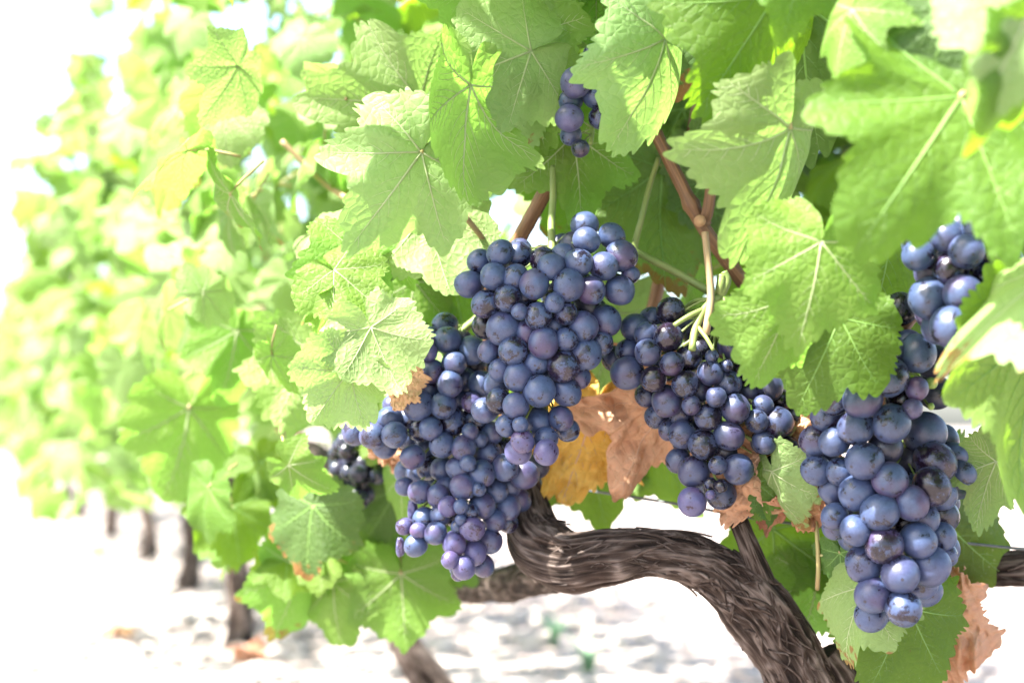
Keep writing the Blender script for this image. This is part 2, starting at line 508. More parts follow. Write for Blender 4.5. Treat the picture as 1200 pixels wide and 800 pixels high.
class Leaf:
    """A vine leaf blade in units of its length; +y is the tip, +z the upper face."""
    def __init__(s, seed, droop=0.5, cup=0.3, wave=0.06, fold=0.10, crumple=0.0, sinus=1.0, notch=0.0):
        r = np.random.default_rng(seed)
        s.r = r
        s.droop, s.cup, s.wave, s.fold, s.crumple = droop, cup, wave, fold, crumple
        s.sinus = .22 + .75 * sinus
        s.asym = r.normal(0, .035, 6)
        s.ph = r.uniform(0, 6.28, 12)
        s.teeth_n = int(r.integers(40, 50))
        s.teeth_ph = r.uniform(0, 1)
        s.notch = notch
        s.vn = VNoise(seed + 1000)

    def R(s, phi):
        a = np.abs(phi)
        base = np.interp(a, HA, HR)
        env = np.interp(a, np.radians([0, 25, 49, 101, 150, 170, 180]), [1.0, .88, .84, .66, .50, .30, .05])
        base = env + (base - env) * s.sinus
        # smooth the control polygon a little and make both halves differ
        for k in range(6):
            base = base * (1 + s.asym[k] * np.sin((k + 1) * phi + s.ph[k]) * .9)
        return np.maximum(base, .04)

    def tooth(s, phi):
        x = (phi / (2 * np.pi) + .5) * s.teeth_n + s.teeth_ph + .55 * np.sin(phi * 5 + s.ph[7]) + .35 * np.sin(phi * 11 + s.ph[6])
        k = np.floor(x).astype(int)
        f = x - k
        h = np.sin(k * 12.9898 + s.ph[8] * 7) * 43758.5453
        h = h - np.floor(h)
        pk = .40 + .3 * (np.sin(k * 4.1 + s.ph[5]) * .5 + .5)
        tri = np.where(f < pk, f / pk, (1 - f) / (1 - pk))
        tri = np.sin(np.clip(tri, 0, 1) * np.pi / 2) ** 1.15
        amp = .040 + .085 * h
        big = .05 * np.sin(phi * 13 + s.ph[9]) * np.sin(phi * 3 + s.ph[10])
        return (amp * (tri - .4) + big) * np.clip((np.pi - np.abs(phi)) * 2, 0, 1)

    def pos(s, u, v):
        """Flat leaf coordinates to the bent leaf surface."""
        phi = np.arctan2(u, v)
        rr = np.hypot(u, v)
        t = np.clip(rr / s.R(phi), 0, 1.1)
        # quilting: blade rises between the main veins
        dv = np.full(np.shape(u), 9.0)
        for a, _ in VEINS:
            d = np.abs(u * np.cos(a) - v * np.sin(a))
            d = np.where(u * np.sin(a) + v * np.cos(a) > -.02, d, 9.0)
            dv = np.minimum(dv, d)
        dv = np.minimum(dv, .3)
        z = s.fold * (1 - np.exp(-(dv / .12) ** 1.6)) * .20
        z = z + s.wave * t ** 2.2 * (np.sin(3 * phi + s.ph[0]) + .6 * np.sin(5 * phi + s.ph[1]) + .35 * np.sin(9 * phi + s.ph[2]))
        z = z + .045 * np.sin(3.1 * u + s.ph[3]) * np.sin(2.7 * v + s.ph[4]) + .05 * (s.vn(u * 2.6 + 11, v * 2.6 + 23) - .5) + .012 * (s.vn(u * 6.5 + 31, v * 6.5 + 53) - .5)
        if s.crumple:
            c = 0
            for o, (f, a) in enumerate(((2.2, .5), (4.7, .34), (9.5, .17), (19, .06))):
                nz = s.vn(u * f + 20 + 3 * o, v * f + 40 + 5 * o) - .5
                c = c + a * (np.abs(nz) * 2.2 - .5)
            z = z + s.crumple * c * np.minimum(1, t * 1.6)
            u = u * (1 - .22 * s.crumple) + s.crumple * .16 * (s.vn(v * 3 + 9, u * 3 + 70) - .5)
            v = v + s.crumple * .14 * (s.vn(u * 3 + 31, v * 3 + 11) - .5)
        # bend across, then along
        k = s.cup
        if abs(k) > 1e-4:
            x2 = np.sin(k * u) / k * (1 - .0) - z * np.sin(k * u)
            z = z * np.cos(k * u) - (1 - np.cos(k * u)) / k
            u = x2
        k = s.droop
        if abs(k) > 1e-4:
            y2 = np.sin(k * v) / k + z * np.sin(k * v)
            z2 = z * np.cos(k * v) - (1 - np.cos(k * v)) / k
            v, z = y2, z2
        return np.stack(np.broadcast_arrays(u, v, z), -1)

    def blade(s, nth=240, nr=9):
        phi = np.linspace(-np.pi, np.pi, nth + 1)[:-1] + 1e-4
        Rs = s.R(phi)
        Rs = (np.roll(Rs, 1) + Rs * 2 + np.roll(Rs, -1)) / 4
        th = s.tooth(phi)
        ts = (np.arange(1, nr + 1) / nr) ** .85
        U = [np.zeros(1)]
        Vv = [np.zeros(1)]
        for t in ts:
            r = Rs * (t + th * t ** 7)
            U.append(r * np.sin(phi))
            Vv.append(r * np.cos(phi))
        U = np.concatenate(U)
        Vv = np.concatenate(Vv)
        F = []
        for j in range(nth):
            j2 = (j + 1) % nth
            if j2 == 0:
                continue                                   # petiole sinus stays open
            F.append((0, 1 + j2, 1 + j))
            for i in range(nr - 1):
                a, b = 1 + i * nth, 1 + (i + 1) * nth
                F.append((a + j, a + j2, b + j2, b + j))
        return s.pos(U, Vv), F, np.stack([U, Vv], 1)

    def vein_pieces(s, w=.0125, sec=True, sides=5, off=.002):
        out = []
        for i, (a0, ln) in enumerate(VEINS):
            L = min(ln, float(s.R(np.array(a0))) * .97)
            q = np.linspace(0.0, 1, 12)
            bend = (.10 if a0 > 0 else -.10) * (abs(a0) / 1.8)
            ang = a0 + bend * q * q
            us, vs = L * q * np.sin(ang), L * q * np.cos(ang)
            pts = s.pos(us, vs)
            pts[:, 2] -= off
            wd = w * (1.0 if i == 0 else .85) * (1 - q * .85)
            out.append(tube_arrays(pts, wd, sides))
            if sec:
                for side in (-1, 1):
                    for kq in np.arange(.2 + .06 * (side > 0), .92, .135):
                        p0 = np.array([L * kq * math.sin(a0 + bend * kq * kq), L * kq * math.cos(a0 + bend * kq * kq)])
                        d0 = a0 + side * .80
                        # run until the margin or half-way to the next vein
                        lmax = (.36 if abs(a0) < .1 else .30) * (1.12 - kq)+.05
                        m = np.linspace(0, 1, 7)
                        da = d0 - side * .30 * m
                        uu = p0[0] + lmax * m * np.sin(da)
                        vv = p0[1] + lmax * m * np.cos(da)
                        ok = np.hypot(uu, vv) < s.R(np.arctan2(uu, vv)) * .95
                        nn = int(np.argmin(ok)) if not ok.all() else 7
                        if nn < 3:
                            continue
                        pp = s.pos(uu[:nn], vv[:nn])
                        pp[:, 2] -= off
                        out.append(tube_arrays(pp, w * .29 * (1 - .7 * m[:nn]), 4))
        return out


def leaf_meshes(name, L, size, mat, vein_mat, nth=240, nr=9, sec=True, vw=.0125):
    V, F, uv = L.blade(nth, nr)
    me = new_mesh(name + "_blade", V * size, F, [mat], uvs=uv)
    b = MB()
    for v, f in L.vein_pieces(vw, sec):
        b.add(v * size, f)
    vm = new_mesh(name + "_veins", np.vstack(b.v), b.f, [vein_mat])
    return me, vm


def orient(ang, pitch, roll):
    """Axes of a leaf whose tip points ang degrees clockwise from up in the photo plane."""
    a = rad(ang)
    t = CU * math.cos(a) + CR * math.sin(a)
    n = -CF
    s = t.cross(n)
    p = rad(pitch)
    t2 = t * math.cos(p) + n * math.sin(p)
    n2 = n * math.cos(p) - t * math.sin(p)
    r = rad(roll)
    s2 = s * math.cos(r) - n2 * math.sin(r)
    n3 = n2 * math.cos(r) + s * math.sin(r)
    return s2, t2, n3


def mat_from(s, t, n, loc):
    return Matrix(((s.x, t.x, n.x, loc.x), (s.y, t.y, n.y, loc.y), (s.z, t.z, n.z, loc.z), (0, 0, 0, 1)))


PET_ME = None


def petiole_mesh(size, seed, length=.62, bendy=.25, r=.021, flip=False):
    q = random.Random(seed)
    k = length
    pts = [(0, .01, -.008), (q.uniform(-.03, .03), -.12 * k, -.10 * k), (q.uniform(-.1, .1), -.45 * k, -.35 * k - bendy * .2),
           (q.uniform(-.2, .2), -.8 * k, -.8 * k - bendy * .2)]
    if flip:
        pts = [(a, b, .02 + .5 * abs(c)) for a, b, c in pts]
    m = MB()
    m.tube([np.array(p) * size for p in pts], r * size, r * 1.15 * size, 12, 7)
    return new_mesh("petiole", np.vstack(m.v), m.f, [M["petiole"]])

# ------------------------------------------------------------------ the vine's wood
def bark_trunk(name, pts, radii, parent, nv=420, nu=120, seed=5, amp=.13, twist=.55, ell=None, vscale=14.0):
    pts = np.asarray([tuple(p) for p in pts])
    path = catmull(pts, nv)
    R = np.interp(np.linspace(0, 1, nv), np.linspace(0, 1, len(radii)), radii)
    # soften the radius profile
    ker = np.hanning(41); ker /= ker.sum()
    R = np.convolve(np.pad(R, 20, mode="edge"), ker, "valid")
    T, N, B = frames(path)
    ln = np.concatenate([[0], np.cumsum(np.linalg.norm(np.diff(path, axis=0), axis=1))])
    A, Lg = np.meshgrid(np.arange(nu) / nu, ln * 100, indexing="xy")      # turns, centimetres
    v1, v2, v3, v4 = (VNoise(seed + i, 128, 512) for i in range(4))
    tw = (A + twist * Lg / 100 + .10 * v4(A * 4 + 0, Lg * .30 + 9, 4)) % 1.0
    big = v1(tw * 5, Lg * .16 + 40, 5) - .5                                  # muscles of the wood
    fib = 1 - np.abs(2 * v2(tw * 22, Lg * .46 + 70, 22) - 1)                  # long fibres
    fib2 = 1 - np.abs(2 * v3(tw * 52, Lg * 1.1 + 30, 52) - 1)
    fib3 = v4(tw * 100, Lg * 2.6 + 30, 100)
    knob = np.maximum(0, v3(A * 4, Lg * .22 + 200, 4) - .62) * 2.2
    ridge = .52 * fib ** 1.4 + .30 * fib2 + .18 * fib3
    disp = 1 + amp * (2.3 * big + 1.5 * (ridge - .5) + 1.5 * knob)
    rr = R[:, None] * disp
    ang = A * 2 * np.pi
    V = path[:, None, :] + rr[..., None] * (np.cos(ang)[..., None] * N[:, None, :] + np.sin(ang)[..., None] * B[:, None, :])
    V = V.reshape(-1, 3)
    F = []
    for i in range(nv - 1):
        for j in range(nu):
            j2 = (j + 1) % nu
            F.append((i * nu + j, i * nu + j2, (i + 1) * nu + j2, (i + 1) * nu + j))
    F.append(tuple(range(nu))[::-1])
    F.append(tuple((nv - 1) * nu + j for j in range(nu)))
    uv = np.stack([tw.ravel() * 1.0, Lg.ravel() / 100 * 6], 1)
    me = new_mesh(name, V, F, [M["bark"]], uvs=uv)
    at = me.attributes.new("ridge", "FLOAT", "POINT")
    at.data.foreach_set("value", np.clip(ridge, 0, 1).ravel().astype(np.float32))
    return link(name, me, parent), path, R, (N, B)


def bark_strips(name, path, R, NB, parent, n, seed, lmin=.02, lmax=.07):
    """Peeling fibres of bark along a limb."""
    r = np.random.default_rng(seed)
    N, B = NB
    V, F, UV, at = [], [], [], []
    nv = len(path)
    ln = np.concatenate([[0], np.cumsum(np.linalg.norm(np.diff(path, axis=0), axis=1))])
    for k in range(n):
        L = r.uniform(lmin, lmax)
        s0 = r.uniform(0, max(.001, ln[-1] - L))
        a0 = r.uniform(0, 6.28)
        w = r.uniform(.0004, .0013)
        lift0, lift1 = r.uniform(0, .0008), r.uniform(.0, .0045) * (r.random() < .25)
        m = 12
        base = len(V)
        for i in range(m):
            q = i / (m - 1)
            s = s0 + q * L
            idx = min(nv - 1, int(np.searchsorted(ln, s)))
            a = a0 - .55 * 6.28 * q * L + .25 * math.sin(q * 5 + k)
            lift = R[idx] * 1.02 + lift0 * (1 - q) ** 3 + lift1 * q ** 3
            d = math.cos(a) * N[idx] + math.sin(a) * B[idx]
            tg = -math.sin(a) * N[idx] + math.cos(a) * B[idx]
            ww = w * (0.25 + math.sin(math.pi * min(1, q * .9 + .08)))
            for sg, hh in ((-1, 0), (0, .0009), (1, 0)):
                V.append(path[idx] + d * (lift + hh) + tg * ww * sg)
                UV.append((a0 / 6.28 + .008 * sg + k * .13, s * 6))
                at.append(.35 + .5 * r.random())
        for i in range(m - 1):
            for j in range(2):
                b = base + i * 3 + j
                F.append((b, b + 1, b + 4, b + 3))
    me = new_mesh(name, V, F, [M["bark"]], uvs=np.array(UV))
    x = me.attributes.new("ridge", "FLOAT", "POINT")
    x.data.foreach_set("value", np.array(at, dtype=np.float32))
    sol = link(name, me, parent)
    md = sol.modifiers.new("thickness", "SOLIDIFY")
    md.thickness = .0006
    return sol


def cane_mesh(name, pts, r0, r1, nodes=(), n=60, sides=20, seed=1, mat=None):
    path = catmull([tuple(p) for p in pts], n)
    R = np.linspace(r0, r1, n)
    q = np.linspace(0, 1, n)
    for nd in nodes:
        R = R * (1 + .38 * np.exp(-((q - nd) / .022) ** 2))
    V, F = tube_arrays(path, R, sides)
    g = np.random.default_rng(seed)
    off = (1 + .05 * np.tile(g.normal(size=sides), n) + .02 * g.normal(size=n * sides))[:, None]
    c = np.repeat(path, sides, axis=0)
    V = c + (V - c) * off
    ln = np.concatenate([[0], np.cumsum(np.linalg.norm(np.diff(path, axis=0), axis=1))])
    uv = np.stack([np.tile(np.arange(sides) / sides, n), np.repeat(ln * 30, sides)], 1)
    return new_mesh(name, V, F, [mat or M["cane_wood"]], uvs=uv)


vine = empty("grapevine", (P(985, 900, .76).x, .78, 0))
tag(vine, "old gnarled grapevine with a bent brown trunk carrying the sharp bunches in front", "grapevine")
vine_off = -vine.location


def keep(o):
    """Meshes are written in world coordinates; undo the parent's offset."""
    o.matrix_parent_inverse = Matrix.Translation(-Vector(o.parent.location)) if o.parent else Matrix()
    return o


base = vine.location
px2m = lambda r, d: r * d / FPX
tr_pts = [P(606, 552, .79), P(617, 590, .78), P(630, 634, .765), P(666, 657, .75), P(712, 650, .742), P(768, 647, .738), P(826, 662, .735), P(880, 702, .735),
          P(921, 757, .74), P(954, 820, .745), P(1002, 905, .755), Vector((base.x + .03, base.y, .03)), Vector((base.x + .04, base.y, -.06))]
tr_r = [px2m(x, .74) for x in (22, 24, 33, 32, 28.5, 25, 28, 34, 33, 35, 38, 40, 46)]
trunk, tpath, tR, tNB = bark_trunk("trunk", tr_pts, tr_r, vine, nv=620, nu=150)
keep(trunk)
keep(bark_strips("loose_bark", tpath[20:480], tR[20:480], (tNB[0][20:480], tNB[1][20:480]), vine, 230, 4, .012, .05))
# dead spur on the bend, old arm on the right, rear arm on the left, second stem at the base
sp, spath, sR, sNB = bark_trunk("spur", [P(865, 612, .725), P(874, 634, .726), P(886, 664, .73), P(900, 700, .736)],
                                [px2m(x, .74) for x in (10.5, 11, 14, 18)], vine, nv=120, nu=60, seed=23, amp=.10, twist=.2)
keep(sp)
ra, rpath, rR, rNB = bark_trunk("arm", [P(1085, 672, .80), P(1140, 667, .79), P(1200, 666, .78), P(1330, 660, .77), P(1800, 640, .72)],
                                [px2m(x, .78) for x in (15, 17, 19, 22, 24)], vine, nv=180, nu=80, seed=31, amp=.12)
keep(ra)
keep(bark_strips("loose_bark", rpath, rR, rNB, vine, 70, 9))
la, *_ = bark_trunk("arm", [P(668, 668, .83), P(610, 680, .93), P(545, 690, 1.05), P(470, 668, 1.2)],
                    [px2m(x, .95) for x in (22, 20, 17, 13)], vine, nv=160, nu=60, seed=41, amp=.14)
keep(la)
st, *_ = bark_trunk("stem", [P(962, 768, .745), P(985, 800, .745), P(1010, 850, .745), P(1030, 920, .75)],
                    [px2m(x, .77) for x in (22, 30, 34, 36)], vine, nv=120, nu=70, seed=51, amp=.18)
keep(st)


def cane(pts, r0, r1, nodes=(), seed=1):
    d = .75
    o = link("cane", cane_mesh("cane", pts, r0, r1, nodes, seed=seed), vine)
    return keep(o)


cane([P(768, 154, .735), P(793, 205, .735), P(822, 262, .735), P(852, 305, .74), P(900, 370, .75), P(960, 470, .76)], px2m(7.5, .73), px2m(9.5, .74), (.32,), 2)
cane([P(837, 150, .728), P(829, 190, .727), P(833, 215, .728), P(829, 248, .731), P(822, 264, .735)], px2m(5.5, .73), px2m(7, .73), (.32, .9), 3)
cane([P(664, 168, .74), P(655, 195, .74), P(632, 238, .75), P(606, 285, .76), P(570, 350, .79), P(590, 470, .80), P(612, 570, .795)], px2m(9, .75), px2m(9, .75), (.12,), 4)
cane([P(1085, 350, .66), P(1064, 370, .66), P(1048, 394, .665), P(1036, 430, .69), P(1045, 560, .73), P(1040, 680, .76), P(1010, 850, .77)], px2m(12, .66), px2m(11, .7), (.05,), 5)
cane([P(700, 560, .83), P(760, 380, .84), P(800, 200, .82), P(850, 20, .78), P(880, -120, .76)], .0042, .003, (.2, .4, .6, .8), 6)
# round cut mark on the cane
cm = MB()
cc = P(820, 259, .7265)
cm.add(*tube_arrays([np.array(cc), np.array(cc - CF * .0012)], px2m(7, .73), 16))
keep(cm.build("pruning_cut", simple_mat("cut_wood", (.42, .26, .14), (.30, .16, .08), 300, .7), vine))
# thin stray stalk and green shoots
def stalk(pts, r0, r1, mat="stem", name="tendril"):
    m = MB()
    m.tube(pts, r0, r1, 24, 9)
    return keep(m.build(name, M[mat], vine))
stalk([P(826, 272, .70), P(829, 300, .698), P(833, 345, .695), P(829, 378, .69), P(827, 392, .69)], px2m(4.2, .7), px2m(4.8, .7), "stem_brown", "stalk")
stalk([P(648, 195, .735), P(648, 230, .73), P(646, 262, .725), P(647, 296, .715)], px2m(4, .73), px2m(4.8, .72), "stem", "stalk")
stalk([P(612, 298, .73), P(632, 293, .73), P(662, 289, .735)], px2m(4.5, .73), px2m(5.5, .73), "stem_brown", "stalk")
stalk([P(772, 185, .74), P(762, 215, .74), P(752, 255, .735), P(744, 288, .735), P(752, 298, .735), P(790, 318, .735), P(836, 344, .73)], px2m(3, .74), px2m(5, .73), "stem", "stalk")
stalk([P(600, 78, .72), P(640, 82, .73), P(668, 90, .74)], px2m(3.3, .73), px2m(3.3, .73), "stem_brown", "stalk")
stalk([P(594, 181, .76), P(640, 186, .75), P(690, 195, .75)], px2m(3.2, .75), px2m(3.2, .75), "stem_brown", "stalk")
stalk([P(546, 255, .72), P(560, 272, .74), P(572, 288, .75)], px2m(3.4, .73), px2m(3.8, .73), "stem_brown", "stalk")
stalk([P(330, 165, .92), P(380, 215, .92), P(420, 240, .90)], px2m(3.4, .9), px2m(3.4, .9), "stem_brown", "stalk")

wire = MB()
wire.tube([P(480, 545, .95), P(754, 584, .79), P(905, 610, .765), P(1150, 638, .76), P(1260, 648, .76)], .0008, .0008, 50, 7)
w = wire.build("trellis_wire", M["wire"])
tag(w, "thin dark trellis wire stretched above the bent trunk", "wire")

# ------------------------------------------------------------------ bunches of grapes
S_V, S_F = ico_arrays(4)
def grape_mesh(name, mat, seed, shriv=0.0):
    V = S_V.copy()
    V[:, 2] *= 1.04
    n = VNoise(seed)
    V *= (1 + .09 * (n(V[:, 0] * 1.1 + 9, V[:, 1] * 1.1 + V[:, 2] * .7 + 9) - .5))[:, None]
    if shriv:
        w = 1 - np.abs(2 * n(np.arctan2(V[:, 1], V[:, 0]) * 1.6 + 20, V[:, 2] * 1.2 + 30) - 1)
        V *= (1 - shriv * w)[:, None]
    return new_mesh(name, V, S_F, [M[mat]])
G = {"grape": [grape_mesh("grape", "grape", 60 + i) for i in range(6)], "dark": [grape_mesh("grape", "grape_shaded", 70)], "mid": [grape_mesh("grape", "grape_mid", 166 + i) for i in range(5)],
     "red": [grape_mesh("grape", "grape_red", 80)], "green": [grape_mesh("grape", "grape_green", 81)],
     "shriv": [grape_mesh("grape", "grape_red", 85, .38)]}


def bunch(label, D, T, lists, stem, extra, seed, med=19.0, kind="grape", fill_depth=.05, tilt=0.0, group="bunches of ripe blue grapes on the vine",
          solid=None, maxn=98, grow=1.05):
    """lists: [(ox, oy, s, [(x, y, r, flag), ...])] in zoomed pixels.  D depth, T thickness."""
    r = np.random.default_rng(seed)
    it = []
    for ox, oy, s, L in lists:
        for g in L:
            x, y, q = ox + s * g[0], oy + s * g[1], s * g[2]
            it.append([x, y, q, g[3] if len(g) > 3 else ""])
    X = np.array([[a, b] for a, b, *_ in it])
    pos, rad_, flg = [], [], []
    y0, y1 = X[:, 1].min(), X[:, 1].max()
    for x, y, q, fl in it:
        m = np.abs(X[:, 1] - y) < med * 1.7
        xa, xb = X[m, 0].min() - med * .8, X[m, 0].max() + med * .8
        e = abs(x - (xa + xb) / 2) / max((xb - xa) / 2, med)
        e = min(e, 1)
        d = D + tilt * (y - y0) / (y1 - y0) + T * (1 - math.sqrt(max(0, 1 - e * e * .96)))
        ey = max(0, 1 - (y - y0) / (4 * med))                     # the shoulder rolls back
        d += T * .35 * ey ** 2
        if "b" in fl:
            d += .010
            q = max(q, med * .95)
        if fl == "" and q < med * .62:
            q, d = med * .8, d + .006
        if fl in ("s", "r", "g", "p"):
            d -= .004
        pos.append([x, y, d])
        rad_.append(px2m(q * grow, d))
        flg.append(fl)
    pos, rad_ = np.array(pos, float), np.array(rad_)
    W = lambda p: np.array([tuple(P(a, b, c)) for a, b, c in p])
    # nothing moves in the picture: overlapping grapes slide back along the view
    order_q = np.array([q for _, _, q, _ in it])
    for _ in range(60):
        w = W(pos)
        moved = 0
        for i in range(len(pos)):
            dv = w - w[i]
            dist = np.linalg.norm(dv, axis=1)
            lim = .80 * (rad_ + rad_[i])
            for j in np.nonzero((dist < lim) & (np.arange(len(pos)) > i))[0]:
                hide = j
                si = pos[i][2] - (.004 if flg[i] in ("s", "r", "g", "p") else 0) + (.01 if "b" in flg[i] else 0)
                sj = pos[j][2] - (.004 if flg[j] in ("s", "r", "g", "p") else 0) + (.01 if "b" in flg[j] else 0)
                if si > sj:
                    hide = i
                pos[hide][2] += .0016
                moved += 1
        if not moved:
            break
    w = list(W(pos))
    rr = list(rad_)
    fl = list(flg)
    # fill the inside and the far side
    tries = 0
    rm = float(np.median(rad_))
    while len(w) < min(maxn, len(it) + extra) and tries < 6000:
        tries += 1
        a = X[r.integers(len(X))] + r.normal(0, med * .5, 2)
        m = np.abs(X[:, 1] - a[1]) < med * 1.2
        if not m.any() or a[0] < X[m, 0].min() or a[0] > X[m, 0].max() or a[1] > y1:
            continue
        d = D + tilt * (a[1] - y0) / (y1 - y0) + r.uniform(.012, .012 + fill_depth)
        p = np.array(tuple(P(a[0], a[1], d)))
        q = rm * r.uniform(.8, 1.05)
        ws = np.array(w)
        if (np.linalg.norm(ws - p, axis=1) < .84 * (np.array(rr) + q)).any():
            continue
        # only behind what the photo shows
        near = np.hypot(pos[:, 0] - a[0], pos[:, 1] - a[1]) < med * 1.5
        if near.any() and d < pos[near, 2].min() + .006:
            continue
        w.append(p)
        rr.append(q)
        fl.append("")
    w = np.array(w)
    spth = catmull([tuple(P(*s)) for s in stem], 40)
    root = empty("grape_bunch", spth[0])
    tag(root, label, "grapes", group)
    ctr = w.mean(0)
    sm = MB()
    sm.add(*tube_arrays(spth, np.linspace(.0024, .0012, 40), 9))
    inv = Matrix.Translation(-Vector(root.location))
    for k, (p, q, f) in enumerate(zip(w, rr, fl)):
        j = int(np.argmin(np.linalg.norm(spth[8:] - p, axis=1))) + 8
        ax = spth[j]
        out = Vector(p - ax)
        if out.length < 1e-5:
            out = Vector((0, 0, -1))
        out.normalize()
        dirn = (out + Vector((0, 0, -.55)) + Vector(r.normal(0, .35, 3))).normalized()
        kd = {"r": "red", "g": "green", "h": "shriv", "k": "dark", "p": "red"}.get(f.replace("b", ""), kind)
        ms = G[kd]
        o = bpy.data.objects.new("grape", ms[int(r.integers(len(ms)))])
        col.objects.link(o)
        o.parent = root
        o.matrix_parent_inverse = inv
        o.location = Vector(p)
        o.rotation_mode = "QUATERNION"
        qt = (-dirn).to_track_quat("Z", "X") @ Quaternion((0, 0, 1), r.uniform(0, 6.28))
        if f == "h":
            qt = Quaternion((1, 0, 0), .2)
        o.rotation_quaternion = qt
        e = r.uniform(.97, 1.03)
        o.scale = (q * e, q * e, q * r.uniform(.98, 1.08)) if f != "h" else (q * .75, q * .7, q * 1.45)
        # its little stalk, back towards the rachis
        a = p - np.array(out) * q * .92
        k2 = max(0, j - 3)
        b = spth[k2]
        mid = (a + b) / 2 + np.array([0, 0, .002])
        sm.add(*tube_arrays(catmull([a, mid, b], 5), [.0009, .0005, .0005, .0005, .0006], 5, False))
    so = sm.build("stem", M["stem"], root)
    so.matrix_parent_inverse = inv
    return root


Z1, Z2 = (400, 230, .3), (390, 440, .3125)
central = bunch("large central bunch of bluish grapes, nearest the middle of the photo, above the orange leaf", .690, .034, [
    (*Z1, [(620, 222, 50), (693, 228, 34, "b"), (545, 258, 32, "b"), (500, 343, 53), (595, 313, 50), (565, 420, 55), (648, 398, 52), (680, 315, 46),
           (755, 342, 58), (715, 395, 34, "b"), (655, 445, 24), (697, 450, 32, "s"), (770, 465, 54), (833, 415, 37, "s"), (875, 455, 46), (820, 275, 50),
           (790, 250, 42, "b"), (885, 345, 64), (925, 260, 55), (950, 112, 42, "b"), (957, 172, 52), (1055, 155, 50), (1092, 235, 60), (1025, 273, 54),
           (1130, 307, 33, "s"), (1087, 367, 55), (975, 368, 53), (635, 512, 65), (725, 530, 46), (830, 508, 38, "b"), (790, 572, 58), (878, 558, 44),
           (945, 508, 57), (1030, 485, 58), (960, 430, 46, "bk"), (870, 235, 32, "b"), (578, 605, 46), (673, 605, 56), (762, 652, 50), (867, 663, 60),
           (953, 615, 60), (1015, 570, 46), (925, 705, 46), (625, 678, 46), (690, 705, 55), (610, 730, 36, "b"), (775, 760, 62), (880, 765, 52),
           (820, 700, 44, "b"), (565, 505, 40, "bk"), (910, 190, 40, "bk"), (985, 445, 40, "bk")]),
    (*Z2, [(622, 96, 46), (685, 112, 48), (770, 172, 53), (856, 160, 45), (703, 183, 28, "s"), (652, 188, 42), (800, 237, 45), (880, 205, 42),
           (712, 248, 44, "p"), (697, 283, 48, "p"), (800, 288, 47, "p"), (570, 130, 48), (760, 60, 40, "b")])],
    [(647, 284, .722), (648, 300, .718), (655, 350, .716), (640, 420, .715), (640, 520, .715)], 26, 1, 16.2)

left = bunch("largest bunch left of centre, its long tail reaching lowest over the trunk head", .735, .036, [
    (*Z1, [(308, 535, 42), (405, 505, 45, "b"), (415, 562, 50), (355, 530, 20, "s"), (350, 563, 15, "r"), (340, 608, 33, "p"), (482, 550, 24, "k"), (510, 600, 50),
           (300, 635, 40), (265, 615, 34, "b"), (440, 652, 43), (355, 683, 43), (483, 713, 42), (420, 737, 42), (340, 755, 52), (545, 740, 40),
           (575, 755, 34), (500, 775, 36, "b"), (450, 780, 36, "b"), (290, 715, 38, "b"), (560, 670, 34, "b"), (520, 660, 38, "bk")]),
    (*Z2, [(228, 110, 38), (85, 210, 46), (155, 225, 46), (232, 222, 44), (213, 160, 42), (130, 165, 40, "b"), (285, 160, 38, "b"), (285, 235, 34, "b"),
           (195, 262, 32, "b"), (320, 110, 50), (415, 110, 44), (465, 90, 36), (440, 30, 46), (555, 30, 44), (583, 52, 30), (515, 75, 32, "b"),
           (520, 100, 36, "p"), (445, 175, 53), (368, 198, 40), (360, 140, 34, "b"), (530, 165, 46), (410, 260, 45), (330, 205, 42), (515, 210, 28, "s"),
           (490, 270, 43), (550, 240, 28, "s"), (597, 215, 38), (585, 297, 47), (640, 275, 30, "bk"), (507, 327, 28, "s"), (410, 350, 42), (360, 345, 42),
           (340, 275, 38, "b"), (468, 345, 40), (560, 367, 46), (645, 345, 44), (718, 370, 48), (760, 340, 38, "bk"), (490, 415, 44), (428, 420, 40),
           (548, 425, 25, "s"), (612, 430, 43), (662, 412, 30, "b"), (695, 465, 38, "b"), (655, 490, 45), (560, 485, 46), (433, 490, 34, "p"), (480, 490, 26, "s"),
           (517, 510, 28, "s"), (605, 540, 40), (655, 553, 34), (480, 540, 20, "s"), (460, 530, 22), (465, 565, 22, "s"), (524, 575, 42, "p"), (590, 620, 42),
           (455, 630, 43, "p"), (529, 662, 44, "p"), (440, 690, 30, "p"), (563, 710, 37), (490, 720, 40, "p"), (470, 745, 24, "r"),
           (300, 305, 42), (320, 360, 44), (270, 415, 32), (325, 435, 40), (300, 500, 30, "h"), (345, 538, 42), (395, 450, 40), (408, 520, 38), (320, 580, 28, "p"),
           (270, 565, 30, "p"), (385, 590, 40), (312, 635, 38), (255, 640, 27, "h"), (380, 395, 30, "b"), (275, 360, 26, "b")])],
    [(560, 372, .77), (535, 400, .765), (530, 470, .762), (540, 560, .76), (545, 640, .758)], 8, 2, 14.0, maxn=100, grow=1.12)

